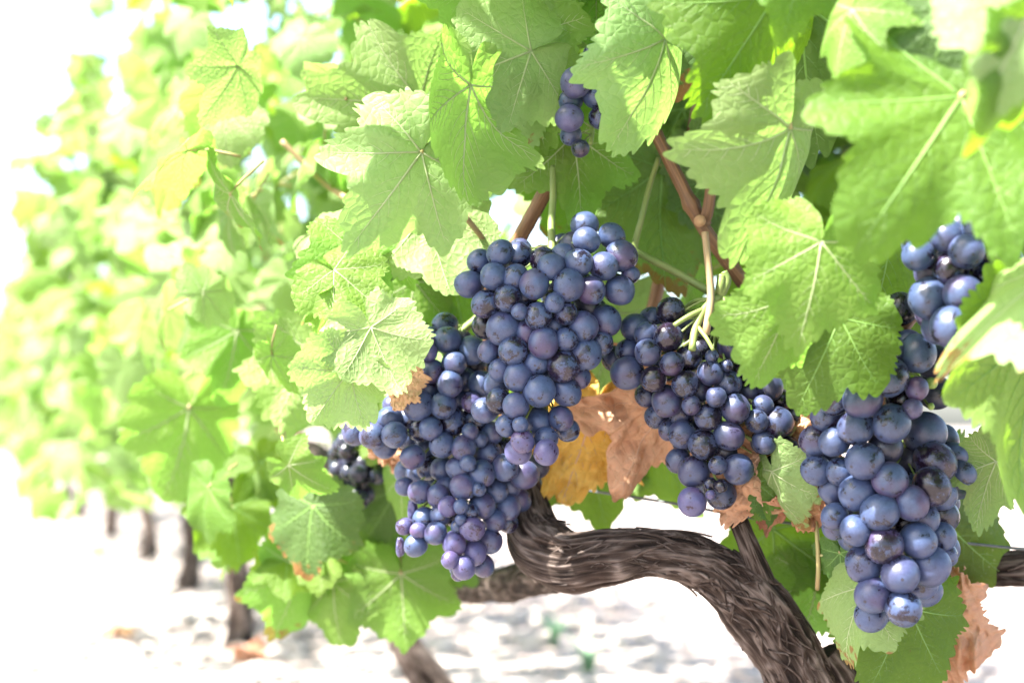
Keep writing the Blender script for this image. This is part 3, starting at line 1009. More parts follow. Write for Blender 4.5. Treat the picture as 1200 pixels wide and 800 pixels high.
Z3 = (690, 320, .375)
mid = bunch("dark bunch right of the central one with branching green stem and tan leaf", .695, .036, [
    (*Z3, [(145, 170, 42), (195, 145, 28, "b"), (255, 118, 40), (180, 190, 36), (248, 200, 43), (185, 248, 40), (122, 245, 34, "b"), (80, 268, 30, "b"),
           (120, 312, 48), (305, 165, 42, "b"), (310, 265, 40), (260, 283, 37), (203, 330, 39), (303, 347, 41), (350, 235, 36, "bk"), (380, 312, 39),
           (345, 365, 38, "b"), (398, 387, 32, "s"), (458, 423, 46), (320, 413, 28, "s"), (245, 400, 46), (183, 380, 36, "b"), (373, 450, 41), (435, 345, 42),
           (440, 228, 38), (385, 260, 20, "s"), (432, 288, 18, "s"), (485, 240, 36), (490, 180, 30, "bk"), (486, 312, 40), (500, 370, 38, "b"), (215, 447, 38, "b"),
           (250, 490, 32), (292, 503, 42), (290, 440, 34, "b"), (438, 508, 44), (357, 535, 46), (280, 585, 38), (328, 620, 48), (403, 600, 28, "s"), (467, 612, 44),
           (380, 657, 19, "s"), (412, 665, 20, "s"), (380, 692, 15, "r"), (414, 690, 46, "b"), (323, 715, 44, "p"), (410, 150, 42, "bk"), (460, 105, 38, "bk"),
           (505, 150, 30, "bk"), (420, 560, 32, "bk"), (565, 355, 40, "k"), (600, 400, 34, "bk"), (545, 413, 32), (525, 462, 36), (592, 467, 45),
           (650, 450, 42, "bk"), (548, 530, 34), (622, 555, 43), (585, 590, 32, "b"), (670, 490, 34, "bk"), (360, 165, 42, "bk"), (345, 200, 42, "bk")])],
    [(846, 322, .70), (843, 345, .70), (838, 400, .715), (822, 460, .72), (815, 550, .72)], 24, 3, 15.0, kind="mid")
# its green branches in view
bs = MB()
for pts, a, b in (([P(848, 318, .70), P(852, 330, .70), P(843, 348, .70)], 4.5, 5.5), ([P(843, 347, .70), P(826, 362, .695), P(815, 385, .69), P(811, 410, .685)], 5.4, 4.2),
                  ([P(826, 362, .695), P(808, 370, .69), P(790, 381, .688)], 3.6, 2.8), ([P(818, 383, .69), P(828, 396, .685), P(836, 410, .682)], 2.8, 2.2),
                  ([P(846, 348, .70), P(858, 364, .695), P(867, 384, .69), P(877, 391, .69)], 4.2, 3.6), ([P(840, 352, .705), P(843, 372, .705), P(850, 396, .705)], 3.4, 2.8),
                  ([P(838, 352, .70), P(816, 352, .71), P(800, 362, .72)], 3.2, 2.4), ([P(800, 405, .69), P(812, 397, .69), P(818, 390, .69)], 2.2, 2.2)):
    bs.tube(pts, px2m(a, .7), px2m(b, .7), 14, 8)
so = bs.build("branching_stem", M["stem"], mid)
so.matrix_parent_inverse = Matrix.Translation(-Vector(mid.location))

Z4, Z5 = (900, 220, .375), (880, 500, .375)
right = bunch("sharp bunch of biggest blue grapes at the lower right, beside the curled brown leaf", .633, .038, [
    (*Z4, [(378, 505, 40), (465, 515, 58), (290, 570, 45), (375, 590, 60), (210, 660, 46), (297, 660, 56), (465, 628, 36, "p"), (450, 690, 32, "p"),
           (512, 610, 18, "g"), (510, 683, 10, "g"), (385, 735, 58), (275, 748, 56), (490, 765, 65), (185, 715, 36, "b"), (415, 380, 40, "bk"),
           (355, 440, 44, "bk"), (525, 640, 40, "bk"), (520, 545, 48, "bk"), (420, 660, 44, "bk")]),
    (*Z5, [(200, 42, 46), (262, 45, 46), (205, 135, 46), (280, 140, 45), (355, 105, 57), (420, 65, 48, "bk"), (435, 165, 53), (575, 110, 62), (565, 185, 56),
           (635, 90, 42), (660, 145, 40), (690, 140, 32, "b"), (590, 210, 48), (500, 235, 54), (335, 205, 58), (300, 245, 42, "b"), (265, 190, 34, "b"),
           (403, 265, 56), (262, 278, 42), (327, 323, 48), (545, 285, 44), (595, 275, 30, "bk"), (417, 370, 56), (522, 355, 54), (597, 340, 42), (605, 400, 38),
           (355, 425, 56), (560, 435, 60), (467, 460, 57), (525, 490, 34, "b"), (545, 510, 36, "b"), (382, 525, 54), (375, 590, 48), (477, 567, 55), (475, 300, 42, "bk"),
           (640, 175, 44, "b"), (500, 110, 46, "bk"), (480, 55, 46, "bk"), (600, 40, 48)])],
    [(1050, 392, .665), (1060, 425, .665), (1062, 500, .66), (1045, 600, .655), (1035, 700, .652)], 26, 4, 20.0)

upper = bunch("dark shaded bunch in the upper right, half hidden under the biggest leaf", .592, .034, [
    (*Z4, [(505, 32, 30, "k"), (490, 78, 36, "k"), (455, 145, 42), (470, 210, 48), (510, 262, 42, "b"), (572, 255, 52), (505, 345, 62), (512, 392, 50, "b"),
           (610, 332, 57), (575, 435, 65), (535, 430, 52, "b"), (645, 410, 48, "b"), (695, 285, 55), (750, 315, 46), (790, 260, 44), (680, 350, 48, "b"),
           (640, 365, 50, "b"), (560, 150, 50), (620, 200, 52), (680, 210, 52), (740, 220, 50), (600, 120, 48), (650, 130, 50)])],
    [(1110, 200, .63), (1112, 240, .625), (1115, 300, .62), (1110, 370, .62)], 16, 5, 20.0)

Z6 = (560, 0, .2)
small = bunch("small loose bunch of purple grapes peeping from behind the slit pale leaf at top", .685, .015, [
    (*Z6, [(682, 325, 62), (575, 483, 90, "p"), (545, 590, 68), (535, 692, 80, "p"), (545, 790, 62), (600, 870, 50, "k"),            (690, 560, 75), (700, 430, 75), (720, 690, 70)])],
    [(705, 60, .72), (700, 100, .715), (692, 170, .71)], 0, 6, 14.0)

Z7 = (388, 508, 1.0)
rr7 = np.random.default_rng(77)
dk = []
while len(dk) < 40:
    a, b = rr7.uniform(-1, 1), rr7.uniform(-1, 1)
    if a * a + b * b < 1 and all(math.hypot((a - c[0]) * 28, (b - c[1]) * 40) > 8 for c in dk):
        dk.append((a, b))
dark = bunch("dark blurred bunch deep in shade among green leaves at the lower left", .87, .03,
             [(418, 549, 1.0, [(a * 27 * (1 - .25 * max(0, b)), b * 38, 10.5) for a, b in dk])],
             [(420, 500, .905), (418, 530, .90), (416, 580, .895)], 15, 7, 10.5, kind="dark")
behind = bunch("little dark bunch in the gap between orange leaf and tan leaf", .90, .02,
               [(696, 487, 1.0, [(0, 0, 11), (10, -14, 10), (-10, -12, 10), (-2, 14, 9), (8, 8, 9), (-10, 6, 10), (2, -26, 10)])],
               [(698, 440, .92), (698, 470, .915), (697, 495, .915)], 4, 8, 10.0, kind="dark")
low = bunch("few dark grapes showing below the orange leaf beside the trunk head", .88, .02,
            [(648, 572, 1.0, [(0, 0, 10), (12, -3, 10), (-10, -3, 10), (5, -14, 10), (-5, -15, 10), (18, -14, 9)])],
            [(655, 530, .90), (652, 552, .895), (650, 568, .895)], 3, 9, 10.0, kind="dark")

# ------------------------------------------------------------------ the leaves one can tell apart
LEAF_GROUP = "leaves around the ripe bunches"
DRY_GROUP = "withered leaves below the bunches"
VM = {"green": "vein", "yellow": "vein_pale", "dark": "vein", "pale": "vein_pale", "dry": "vein_dry", "brown": "vein_dry", "orange": "vein_dry"}
leaf_no = 0


def leaf(label, jx, jy, size, ang, d, pitch=10, roll=0, mat="green", droop=.5, cup=.35, wave=.05, fold=.10, crumple=0., sinus=.8, pet=True,
         seed=None, vw=.0125):
    global leaf_no
    leaf_no += 1
    sd = seed or 300 + leaf_no
    if jx < 470 and not label.startswith(("white", "pale veined")) and mat not in ("dry", "brown", "orange"):
        size *= .84
        roll += [14, -22, 26, -10, 18, -28][leaf_no % 6]
    if mat not in ("dry", "brown", "orange"):
        cup, wave, droop = cup * 1.4, wave * 1.5, droop * 1.25
    L = Leaf(sd, droop, cup, wave, fold, crumple, sinus)
    sz = px2m(size, d)
    near = d < .86
    dry = mat in ("dry", "brown", "orange")
    nm = "withered_leaf" if dry else "vine_leaf"
    bm, vm = leaf_meshes("leaf", L, sz, M[mat], M[VM[mat]], 300 if near else 168, (22 if dry else 12) if near else 8, True, vw)
    s, t, n = orient(ang, pitch, roll)
    loc = P(jx, jy, d)
    if label:
        root = empty(nm)
        tag(root, label, "withered leaf" if dry else "leaf", DRY_GROUP if dry else LEAF_GROUP)
        root.matrix_world = mat_from(s, t, n, loc)
        b = link("blade", bm, root)
        if dry:
            md = b.modifiers.new("thickness", "SOLIDIFY")
            md.thickness = .0004
        link("veins", vm, root)
        if pet and not dry:
            link("petiole", petiole_mesh(sz, sd, .6, flip=abs(roll) > 90), root)
        return root
    o = link("leaf", bm, vine)
    o.matrix_parent_inverse = Matrix.Translation(vine_off)
    o.matrix_basis = mat_from(s, t, n, loc)
    v = link("veins", vm, o)
    return o


# upper right
leaf("biggest deeply lobed leaf at upper right, half in sun, hanging over the dark bunch", 1128, 112, 236, 216, .515, 15, 4, "green", .35, .25, .05, .13, sinus=1.45, seed=901)
leaf("bright green leaf at top with its tip pointing down left above the forked cane", 905, -4, 176, 208, .60, 12, -30, "green", .4, .8, .04, .12, sinus=.55, seed=902)
leaf("shaded blue green leaf hanging straight down between bright leaf and biggest leaf", 945, 5, 196, 184, .635, 5, 36, "dark", .45, .9, .04, .12, sinus=.5, seed=903)  # shade comes with the darker leaf colour
leaf("pale backlit leaf just above the white-specked leaf", 928, 150, 172, 194, .60, 0, -46, "pale", .5, .9, .06, .10, sinus=.5, seed=904)  # pale colour stands in for light coming through
leaf("green leaf with white specks and a brown scar beside the dark bunch", 962, 284, 128, 190, .575, 8, -6, "yellow", .35, .25, .04, .08, sinus=.7, pet=False, seed=905)
leaf("small leaf tucked under the white-specked leaf, edge against the dark bunch", 925, 350, 106, 200, .60, 5, -18, "yellow", .4, .4, .04, .1, sinus=.4, pet=False, seed=906)
leaf("shaded green leaf below the white-specked leaf, above the gap of bluish bunches", 985, 372, 122, 205, .61, 4, 8, "green", .5, .35, .04, .1, sinus=.6, pet=False, seed=907)
leaf("translucent green leaf hanging at the right edge beside the biggest grapes", 1202, 392, 200, 190, .585, 0, 150, "green", .3, .35, .05, .12, sinus=.4, seed=908)
leaf("pale folded leaf flap slanting in from the right edge under the dark bunch", 1256, 300, 206, 231, .53, -6, 78, "pale", .3, .2, .04, .1, sinus=.3, seed=909)
leaf("blurred pale leaf in the top right corner", 1222, -15, 160, 205, .46, 5, 0, "pale", .5, .5, .06, .1, sinus=.6, seed=910)
leaf("narrow bright green leaf below the top right corner leaf", 1215, 70, 130, 205, .47, 0, -48, "green", .5, .6, .05, .1, sinus=.5, seed=911)
leaf("bluish shaded leaf behind the top edge of the biggest leaf", 1112, 10, 108, 195, .52, 5, 10, "dark", .5, .3, seed=912)
leaf("pale leaf underside at the top edge above the biggest leaf", 1035, -60, 112, 182, .58, 10, 165, "pale", .5, .3, seed=913)
leaf("small bright green leaf at the top edge beside the tip-down leaf", 938, -48, 98, 188, .555, 5, -8, "green", .5, .3, seed=914)
leaf("rolled yellow green leaf standing edge-on left of the biggest leaf", 1000, 12, 92, 203, .53, 0, 52, "yellow", .5, .9, seed=915)
leaf("small dark leaf between the forked cane and the bright leaf", 872, 118, 92, 186, .70, 5, 5, "dark", .5, .3, seed=916)
leaf("green leaf behind the curved brown cane at right", 1045, 262, 128, 188, .70, 5, 0, "green", .5, .3, seed=917)
# top centre
leaf("pale grey green leaf with a slit, hiding a small purple bunch at top", 776, 46, 148, 192, .64, 8, -46, "pale", .45, .8, .04, .12, sinus=.35, seed=918)
leaf("green leaf at top centre behind the slit pale leaf", 800, -20, 128, 184, .69, 5, 10, "dark", .5, .3, seed=919)
leaf("little bright yellow leaf at the top edge above the slit pale leaf", 762, -42, 98, 203, .665, 5, -8, "yellow", .5, .3, seed=920)
leaf("yellow green leaf at the top edge above the small purple bunch", 700, -52, 112, 182, .73, 8, 6, "yellow", .5, .3, seed=921)
leaf("light leaf at the top edge left of the small purple bunch", 645, -60, 116, 192, .74, 8, 180, "yellow", .5, .3, seed=922)
leaf("leaf with rusty edge at top, above the white sunlit leaf", 556, -22, 90, 195, .75, 5, 175, "yellow", .5, .5, seed=923)
leaf("white sunlit leaf left of the small purple bunch", 622, 60, 122, 246, .70, 16, -8, "pale", .35, .3, .05, .1, sinus=.4, seed=924)
leaf("hanging yellow green leaf underside with pale veins, left of centre", 546, 100, 146, 186, .685, 4, 130, "yellow", .35, .7, .05, .13, sinus=.35, seed=925)
leaf("pale crinkled leaf between the yellow strip and the hanging underside", 596, 92, 100, 174, .72, 6, 14, "pale", .45, .3, seed=926)
leaf("narrow folded yellow leaf strip left of the small purple bunch", 626, 42, 140, 190, .725, 0, 64, "yellow", .4, .9, seed=927)
leaf("ragged yellow leaf hanging above the central bunch beside the brown cane", 672, 158, 118, 172, .735, 4, -12, "yellow", .5, .5, .07, .12, sinus=1.1, seed=928)
leaf("big dark shaded leaf with pale veins behind the central bunch top", 778, 196, 158, 184, .80, 6, 170, "dark", .35, .25, .05, .1, sinus=.6, seed=929)
leaf("dark leaf behind the thick cane, right of the shaded leaf", 842, 188, 122, 164, .81, 5, 170, "dark", .5, .3, seed=930)
leaf("deep green leaf between the slit pale leaf and the thick cane", 800, 128, 112, 160, .82, 0, 5, "dark", .5, .3, seed=931)
leaf("light green leaf seen between the central bunch and the dark bunch", 722, 366, 124, 196, .86, 5, 175, "pale", .4, .3, seed=932)
leaf("shadowed green leaf above the central bunch, behind the green stalk", 690, 195, 110, 200, .83, 0, 0, "green", .5, .3, seed=933)
# left of the bunches, in sun
leaf("large white sunlit leaf left of the hanging underside, tip pointing down left", 494, 178, 142, 214, .69, 14, -12, "pale", .4, .35, .06, .1, sinus=.8, seed=934)
leaf("white sunlit leaf at upper left centre pointing left", 492, 118, 132, 262, .78, 25, -25, "pale", .5, .4, .08, .1, sinus=.6, seed=935)
leaf("upright yellow green leaf at upper left centre, tip pointing up", 458, 138, 84, 350, .80, 0, 160, "yellow", .5, .3, seed=936)
leaf("sunlit leaf with a crisp shadow, pointing right towards the central bunch", 392, 318, 96, 124, .70, 20, 0, "yellow", .4, .3, .05, .1, sinus=.4, seed=937)
leaf("yellow leaf with a white lower edge, pointing left", 428, 304, 108, 262, .715, 30, -20, "yellow", .5, .6, .06, .1, sinus=.5, seed=938)
leaf("curled lime leaf glowing in the sun below the yellow leaf", 402, 352, 106, 226, .72, -10, 140, "yellow", .9, .8, .1, .14, sinus=.8, seed=939)
leaf("pale veined leaf underside touching the left bunch, dry brown tip", 434, 384, 92, 156, .685, 4, 160, "pale", .35, .3, .04, .12, sinus=.4, seed=940)
leaf("pale veined leaf underside below it, pointing down left over the left bunch wing", 410, 434, 88, 218, .68, 14, 165, "pale", .45, .4, .05, .12, sinus=.6, seed=941)
leaf("leaf underside with a diagonal shadow, above the left bunch", 500, 248, 116, 166, .745, 8, 166, "pale", .35, .3, .05, .12, sinus=.4, seed=943)
leaf("lime leaf between the white sunlit leaf and the shadowed underside", 462, 262, 96, 180, .755, 0, 150, "yellow", .5, .4, seed=944)
leaf("green leaf behind the top of the left bunch", 532, 326, 88, 172, .82, 0, 8, "green", .5, .3, seed=945)
leaf("bright yellow leaf above the top of the left bunch", 486, 330, 84, 190, .815, 10, -10, "yellow", .5, .3, seed=946)
leaf("large smooth lime leaf with one straight midrib, left of the bunch wing", 364, 412, 128, 204, .84, 6, 168, "yellow", .4, .3, .04, .1, sinus=.4, seed=947)
leaf("big blurred pale leaf at the far left over the distant trunks", 222, 478, 132, 187, .98, 14, -8, "yellow", .4, .3, .06, .1, sinus=.5, seed=948)
leaf("blurred pale leaf above the big blurred leaf at the far left", 226, 316, 112, 192, 1.04, 15, -10, "pale", .5, .3, seed=949)
leaf("pale yellow blurred leaf left of the large smooth lime leaf", 276, 388, 104, 184, .94, 12, -8, "yellow", .5, .3, seed=950)
# lower left cluster; the shaded leaves take a darker colour for their shade
leaf("fresh green leaf left below the dark blurred bunch", 368, 592, 106, 190, .86, 6, -6, "dark", .4, .4, .05, .1, sinus=.4, seed=951)
leaf("light leaf fold in front of the dark blurred bunch", 338, 545, 72, 128, .80, 0, 30, "yellow", .5, .6, seed=952)
leaf("broad shaded green leaf hanging below the tail of the left bunch", 500, 622, 104, 192, .92, 5, 6, "dark", .4, .3, seed=953)
leaf("shaded green leaf in the middle of the lower left cluster", 408, 622, 104, 192, .93, 5, 4, "dark", .4, .3, seed=954)
leaf("yellow green leaf with a dry edge at the bottom of the lower left cluster", 470, 672, 98, 176, .90, 5, -4, "yellow", .4, .3, seed=955)
leaf("lowest light leaf at the left of the lower left cluster", 352, 664, 110, 194, .92, 8, -8, "yellow", .4, .3, seed=956)
leaf("lowest light leaf in the middle of the lower left cluster", 392, 682, 92, 180, .91, 8, 6, "yellow", .4, .3, seed=957)
leaf("green leaf at the outer left of the lower left cluster", 272, 594, 98, 170, .97, 6, -6, "green", .4, .4, seed=958)
leaf("lime leaf strip between the tail of the left bunch and the shaded leaves", 470, 558, 66, 184, .84, 0, 40, "yellow", .5, .6, seed=959)
leaf("mid green leaf right below the dark blurred bunch", 462, 575, 96, 204, .90, 4, 6, "dark", .4, .3, seed=960)
# lower right
leaf("flat green leaf behind the dead spur, veins spreading to the right", 906, 619, 112, 128, .80, 12, 6, "green", .3, .3, .04, .1, sinus=.35, seed=961)
leaf("green leaf hanging between the bent trunk and the lower right bunch", 958, 672, 94, 186, .80, 5, -8, "yellow", .4, .3, seed=962)
leaf("small bluish leaf on a thin stalk left of the lower right bunch", 984, 648, 58, 172, .70, 0, 38, "dark", .5, .6, seed=963)
leaf("pale edge-on leaf beside the bent trunk at the bottom", 1016, 684, 108, 207, .68, 0, 52, "pale", .5, .6, seed=964)
leaf("spotted green leaf at the bottom right under the tip of the lower right bunch", 1064, 712, 118, 204, .71, 8, -4, "green", .35, .25, .04, .1, sinus=.5, seed=965)
leaf("long green leaf behind the lower right bunch, right side serrated", 1092, 590, 196, 176, .74, 2, -34, "green", .3, .3, .05, .1, sinus=.45, seed=966)
leaf("small backlit leaf under the right edge leaf, above the wire", 1166, 540, 84, 204, .66, 0, 165, "yellow", .4, .3, seed=967)
leaf("green leaf behind the orange leaf and the trunk head", 690, 530, 96, 168, .87, 5, 6, "green", .4, .3, seed=968)
leaf("green leaf behind the tan leaf, its edge against the white soil", 768, 520, 92, 152, .88, 5, 170, "green", .4, .3, seed=969)
leaf("narrow green leaf drooping beside the crumpled brown leaf", 886, 565, 56, 176, .71, 0, 30, "green", .5, .6, seed=970)
leaf("narrow grey green leaf drooping beside the pale yellow strip", 908, 566, 56, 176, .715, 0, -40, "dark", .5, .6, seed=971)
leaf("pale yellow strip of leaf hanging among the crumpled brown leaves", 906, 552, 84, 164, .70, 0, 58, "pale", .5, .8, .06, .12, .12, seed=972)
# withered ones
leaf("orange yellow withered leaf under the central bunch", 694, 482, 124, 198, .775, 4, 8, "orange", .5, .5, .08, .16, .45, sinus=.9, seed=981)
leaf("tan withered leaf with ragged points left below the dark bunch", 784, 462, 138, 207, .755, 5, -10, "dry", .45, .6, .08, .15, .36, sinus=1.5, seed=982)
leaf("tan curled withered leaf pointing down left under the dark bunch", 896, 524, 110, 212, .712, 0, 28, "dry", .6, 1.0, .10, .16, .5, seed=983)
leaf("crumpled brown withered leaf between the dark bunch and the lower right bunch", 930, 524, 104, 174, .706, 0, 14, "brown", .7, .9, .09, .14, .42, seed=984)
leaf("dark brown folded withered leaf beside the lower right bunch", 962, 560, 74, 180, .70, 0, -18, "brown", .7, 1.0, .10, .14, .42, seed=985)
leaf("small brown withered leaf behind the pale yellow strip", 902, 556, 76, 182, .725, 0, 14, "brown", .7, 1.2, .10, .16, .45, seed=986)
leaf("peach coloured withered leaf behind the wing of the left bunch", 462, 505, 66, 170, .80, 0, 10, "dry", .5, .6, .10, .16, .6, seed=987)
leaf("dry tan tip of leaf against the top of the left bunch wing", 470, 442, 44, 190, .725, 0, 10, "dry", .5, .6, .10, .16, .5, seed=988)
leaf("curled brown leaf with a dark fold behind the lower right bunch", 1108, 590, 136, 156, .76, 0, -28, "dry", .5, .9, .10, .18, .6, seed=989)
leaf("tan withered leaf at the bottom edge below the long green leaf", 1092, 712, 112, 170, .75, 0, 12, "dry", .4, .5, .08, .16, .5, seed=990)

# thin stalk of the small bluish leaf
stalk([P(953, 585, .715), P(957, 620, .71), P(959, 660, .71), P(958, 690, .72)], px2m(2.4, .71), px2m(2.8, .71), "petiole", "stalk")
stalk([P(958, 650, .71), P(975, 651, .705), P(990, 652, .70)], px2m(1.8, .71), px2m(2.0, .71), "petiole", "stalk")

# ------------------------------------------------------------------ the rest of the foliage
VAR = {}
for mk in ("green", "yellow", "pale", "dark"):
    VAR[mk] = []
    for i in range(4):
        q = np.random.default_rng(500 + i + 10 * len(mk))
        L = Leaf(600 + i + 17 * len(mk), q.uniform(.2, .9), q.uniform(.2, .8), q.uniform(.03, .09), .10, 0, q.uniform(.3, 1.1))
        V, F, uv = L.blade(132, 6)
        b = MB()
        b.add(V, F, 0)
        for v, f in L.vein_pieces(.013, True, 4):
            b.add(v, f, 1)
        b.tube([(0, 0, -.01), (.02, -.2, -.15), (.05, -.5, -.5)], .02, .024, 6, 5, 2)
        me = new_mesh("leaf", np.vstack(b.v), b.f, [M[mk], M[VM[mk]], M["petiole"]], True, b.mi,
                      np.vstack([uv, np.zeros((b.n - len(uv), 2))]))
        VAR[mk].append(me)


def rand_axes(r, bias=(-.5, -.45, .55), spread=.55, down=.8):
    n = Vector(bias).normalized() + Vector(r.normal(0, spread, 3))
    n.normalize()
    t = Vector((0, 0, -down)) + Vector(r.normal(0, .55, 3))
    t = (t - n * t.dot(n)).normalized()
    return t.cross(n), t, n


def pick(r, wts):
    ks = list(wts)
    return ks[int(r.choice(len(ks), p=np.array([wts[k] for k in ks]) / sum(wts.values())))]


def leaf_part(root, r, loc, size, wts, **kw):
    ms = VAR[pick(r, wts)]
    o = bpy.data.objects.new("leaf", ms[int(r.integers(len(ms)))])
    col.objects.link(o)
    o.parent = root
    s, t, n = rand_axes(r, **kw)
    o.matrix_parent_inverse = Matrix.Translation(-root.location)
    o.matrix_basis = mat_from(s, t, n, Vector(loc)) @ Matrix.Scale(size, 4)
    return o


LOW = []
for i in range(6):
    q = np.random.default_rng(900 + i)
    L = Leaf(900 + i, q.uniform(.3, 1.0), q.uniform(.3, .9), .08, .12, 0, .8)
    V, F, uv = L.blade(56, 3)
    LOW.append((V, F, uv))


def foliage(name, root, r, pts, sizes, wts, **kw):
    """Many small leaves as one mesh."""
    order = ["green", "yellow", "pale", "dark"]
    VV, FF, MI, UV = [], [], [], []
    n0 = 0
    for p, sz in zip(pts, sizes):
        V, F, uv = LOW[int(r.integers(len(LOW)))]
        s, t, n = rand_axes(r, **kw)
        Mx = np.array([[s.x, t.x, n.x], [s.y, t.y, n.y], [s.z, t.z, n.z]])
        VV.append((V * sz) @ Mx.T + np.array(p))
        FF += [tuple(a + n0 for a in f) for f in F]
        MI += [order.index(pick(r, wts))] * len(F)
        UV.append(uv)
        n0 += len(V)
    me = new_mesh(name, np.vstack(VV), FF, [M[k] for k in order], True, MI, np.vstack(UV))
    o = link(name, me, root)
    o.matrix_parent_inverse = Matrix.Translation(-root.location)
    return o


# leaves of the same vine that fill the gaps behind the sharp ones (a part each)
r = np.random.default_rng(21)
SPOTS = []
def fill(n, x0, x1, y0, y1, d0, d1, s0, s1, wts, **kw):
    for _ in range(n):
        d = r.uniform(d0, d1)
        leaf_part(vine, r, P(r.uniform(x0, x1), r.uniform(y0, y1), d), px2m(r.uniform(s0, s1), .8), wts, **kw)

SUNNY = {"green": 1.3, "yellow": 3.5, "pale": 3.0}  # paler mix, sunlight put into the leaf colour
SHADE = {"green": 4, "dark": 3, "yellow": 1.5}  # darker mix, shade put into the leaf colour
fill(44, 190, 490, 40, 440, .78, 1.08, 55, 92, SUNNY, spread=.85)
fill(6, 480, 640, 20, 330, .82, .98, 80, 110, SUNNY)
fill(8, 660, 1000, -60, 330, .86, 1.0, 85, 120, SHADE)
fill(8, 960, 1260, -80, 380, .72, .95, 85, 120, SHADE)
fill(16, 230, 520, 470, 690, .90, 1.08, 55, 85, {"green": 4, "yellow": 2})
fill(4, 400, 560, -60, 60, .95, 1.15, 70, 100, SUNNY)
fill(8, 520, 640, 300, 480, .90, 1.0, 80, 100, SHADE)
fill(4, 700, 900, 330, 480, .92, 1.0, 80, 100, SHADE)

# overhanging canopy out of view, added to shade the bunches
pts, szs = [], []
for k in range(600):
    x = r.uniform(-.26, .62)
    y = r.uniform(.22, 1.25)
    z = r.uniform(.58, 1.02) + .05 * math.sin(7 * x)
    # stay out of the frame
    if y > .05 and (z - H) / y < .34:
        z = H + y * r.uniform(.36, .5)
    if y < .42 or (y < .53 and x < .12) or x < -.16 + .10 * (y - .5) or (x < .0 and z - H < .22 and y < .6):  # openings let sun onto the leaves at left and upper right
        continue
    pts.append((x, y, z))
    szs.append(r.uniform(.055, .085))
for k in range(170):                                   # inner leaves added behind the bunches to block sky light
    q_ = P(r.uniform(640, 1300), r.uniform(-150, 420), r.uniform(.98, 1.35))
    pts.append(tuple(q_))
    szs.append(r.uniform(.05, .07))
for k in range(16):  # leaves added behind the left bunch to darken its gaps
    q_ = P(r.uniform(430, 640), r.uniform(330, 560), r.uniform(.86, .98))
    pts.append(tuple(q_))
    szs.append(r.uniform(.04, .05))
o = foliage("foliage", vine, r, pts, szs, {"green": 4, "yellow": 1, "dark": 4}, bias=(-.2, -.2, 1.0), spread=.4)  # extra dark leaves put the shade of the gaps into colour
o["kind"] = "stuff"

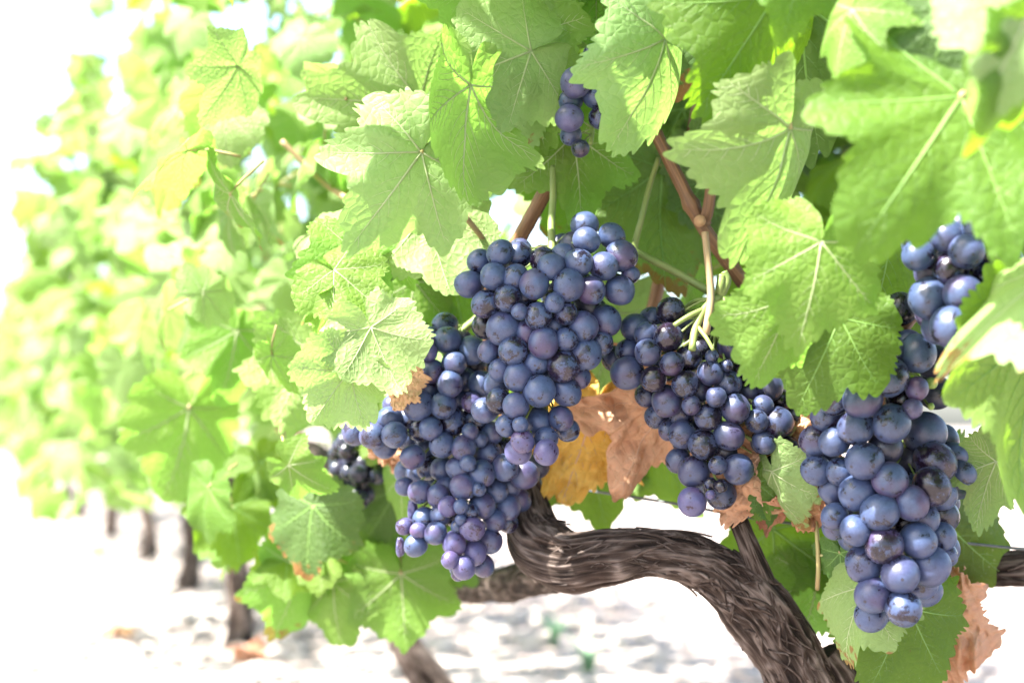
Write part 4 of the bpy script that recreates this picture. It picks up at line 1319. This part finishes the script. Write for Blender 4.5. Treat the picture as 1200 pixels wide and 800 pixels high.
# ------------------------------------------------------------------ the vines further down the row
ROW = [1.4, 2.1, 2.8, 3.5, 4.2, 5.0, 5.9, 7.0, 8.5, 10.5]
ROWLAB = ["second vine of the row, foot of its brown trunk at the bottom edge",
          "third vine of the row, its thin trunk hidden behind the lower left leaves",
          "fourth vine of the row, with a stout trunk just left of the lower left cluster",
          "fifth vine of the row, dark straight trunk left of the big blurred leaf",
          "sixth vine of the row, leaning trunk with a slanting arm",
          "seventh vine of the row, thin blurred trunk on pale soil",
          "eighth vine of the row, far down and strongly blurred",
          "ninth vine of the row, far left and strongly blurred",
          "tenth vine of the row, small and washed out at the far left",
          "farthest vine of the row at the left picture edge"]
for i, d in enumerate(ROW):
    r = np.random.default_rng(100 + i)
    x = .155 - .39 * (d - .72) * 1.0
    x += r.normal(0, .03) if i else 0.0
    if i == 0:
        x = P(505, 790, d).x
    root = empty("grapevine", (x, d, 0))
    tag(root, ROWLAB[i], "grapevine", "vines planted in the row")
    inv = Matrix.Translation(-root.location)
    lean = r.uniform(-.06, .06)
    hz = r.uniform(.30, .38)
    m_ = [np.array(q) for q in ((x, d, -.05), (x + .01, d, .06), (x + lean * .6, d + .01, .19), (x + lean, d, hz), (x + lean * 1.2, d, hz + .12))]
    if i == 0:
        m_ = [np.array((x + .03, d, -.05)), np.array((x + .015, d, .04)), np.array((x - .03, d, .12)), np.array((x - .075, d, .24)), np.array((x - .08, d, .42))]
    tk, pth, RR, nb = bark_trunk("trunk", m_, [.024, .018, .015, .018, .012], root, nv=120, nu=40, seed=200 + i, amp=.16)
    tk.matrix_parent_inverse = inv
    for sg in (-1, 1):
        a = m_[3]
        dv = np.array([-.39, 1, 0]) / 1.073 * sg
        ar, *_ = bark_trunk("arm", [a, a + dv * .12 + np.array([0, 0, .04]), a + dv * .26 + np.array([0, 0, .05 + r.uniform(-.02, .03)]), a + dv * .36 + np.array([0, 0, .06])],
                            [.018, .015, .012, .009], root, nv=70, nu=28, seed=300 + i * 2 + sg, amp=.15)
        ar.matrix_parent_inverse = inv
        for c in range(2):
            b0 = a + dv * r.uniform(.08, .34) + np.array([0, 0, .05])
            top = b0 + np.array([r.normal(0, .08) - .04, r.normal(0, .06), r.uniform(.25, .38)])
            cm_ = cane_mesh("cane", [b0, (b0 + top) / 2 + r.normal(0, .03, 3), top], .0045, .002, (.3, .6), n=26, sides=7, seed=i)
            link("cane", cm_, root).matrix_parent_inverse = inv
    # crown
    half = .30
    def crown_point():
        while True:
            al = r.normal(0, .23)
            ac = r.uniform(-1, 1)
            ac = math.copysign(abs(ac) ** .6, ac) * half
            z = r.uniform(.30 if i == 0 else .22, 1.05)
            zt = .92 + .12 * math.sin(al * 9 + i * 2) + .08 * math.sin(al * 23 + i)
            w_ = 1.0 if z < .7 else 1 - (z - .7) / .75
            if z > zt + r.exponential(.03) or abs(ac) > half * w_ or r.random() > (1.1 - (z > .85) * .4):
                continue
            if z < .36 and r.random() < .4:
                continue
            px_ = x - .363 * al + .93 * ac
            py_ = d + .932 * al + .363 * ac
            return np.array((px_, py_, z))
    n_ind = 100 if i < 3 else 0
    n_mass = (360, 330, 300, 360, 330, 330, 330, 330, 330, 330)[i]
    wts = {"green": 1.0, "yellow": 3.0, "pale": 6.0, "dark": .2}  # many pale leaves: the glare washing out the row is in the colour
    for k in range(n_ind):
        c = crown_point()
        if i == 0 and c[1] < 1.06:
            c[1] = 1.06 + r.uniform(0, .3)
        leaf_part(root, r, c, r.uniform(.034, .052), wts, spread=.8)
    P_, S_ = [], []
    for k in range(n_mass):
        c = crown_point()
        if i == 0 and c[1] < 1.06:
            c[1] = 1.06 + r.uniform(0, .3)
        P_.append(c)
        S_.append(r.uniform(.030, .050))
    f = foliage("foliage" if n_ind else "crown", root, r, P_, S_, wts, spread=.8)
    if n_ind:
        f["kind"] = "stuff"

# small far bunches of the row
for (px, py, d, lab) in ((160, 455, 2.35, "far blurred bunch hanging under the fourth vine of the row"),):
    bunch(lab, d, .03, [(px, py, 1.0, [(a * 9, b * 16, 4.2) for a, b in dk[:26]])], [(px, py - 24, d + .02), (px, py - 10, d + .02), (px, py + 14, d + .02)], 6, 15, 4.2, kind="dark")

# weeds and fallen leaves on the soil
r = np.random.default_rng(5)
for k, (px, py, lab) in enumerate(((650, 760, "blurred bluish weed tuft on the pale soil below the bent trunk"),
                                   (690, 792, "low weed at the bottom edge below the bent trunk"),
                                   (590, 705, "single pale grass blade tuft left of the trunk head"))):
    d = 533 / (py - 500) if k < 2 else 1.1
    q = P(px, py + (25 if k < 2 else 0), d)
    root = empty("weed", (q.x, q.y, 0))
    tag(root, lab, "weed", "weeds on the soil")
    mb = MB()
    for j in range(11 if k < 2 else 4):
        a = r.uniform(0, 6.28)
        ln = r.uniform(.03, .08) * (1 if k < 2 else 1.6)
        w_ = r.uniform(.004, .010)
        dx, dy = math.cos(a), math.sin(a)
        V = []
        for t in np.linspace(0, 1, 6):
            c = np.array([q.x + dx * ln * .6 * t * t, q.y + dy * ln * .6 * t * t, ln * (t - .25 * t * t)])
            ww = w_ * (1 - t) ** .7
            V += [c + np.array([-dy, dx, 0]) * ww, c - np.array([-dy, dx, 0]) * ww]
        mb.add(V, [(2 * i_, 2 * i_ + 1, 2 * i_ + 3, 2 * i_ + 2) for i_ in range(5)])
    mb.build("blades", M["weed"], root).matrix_parent_inverse = Matrix.Translation(-root.location)
for k, (px, py, lab) in enumerate(((75, 602, "reddish fallen leaf on the soil at the far left"), (140, 748, "reddish fallen leaf on the soil at the lower left"),
                                   (122, 648, "orange fallen leaf on the soil left of the trunks"), (300, 772, "tan fallen leaf on the soil near the bottom edge"))):
    d = 533 / (py - 500)
    q = P(px, py, d)
    L = Leaf(700 + k, .5, .8, .08, .14, .7, 1.0)
    V, F, uv = L.blade(120, 8)
    o = link("fallen_leaf", new_mesh("fallen_leaf", V * .05, F, [M["brown" if k != 2 else "orange"]], uvs=uv))
    o.location = (q.x, q.y, .016)
    o.rotation_euler = (r.uniform(-.3, .3), r.uniform(-.3, .3), r.uniform(0, 6))
    tag(o, lab, "fallen leaf", "fallen leaves on the soil")
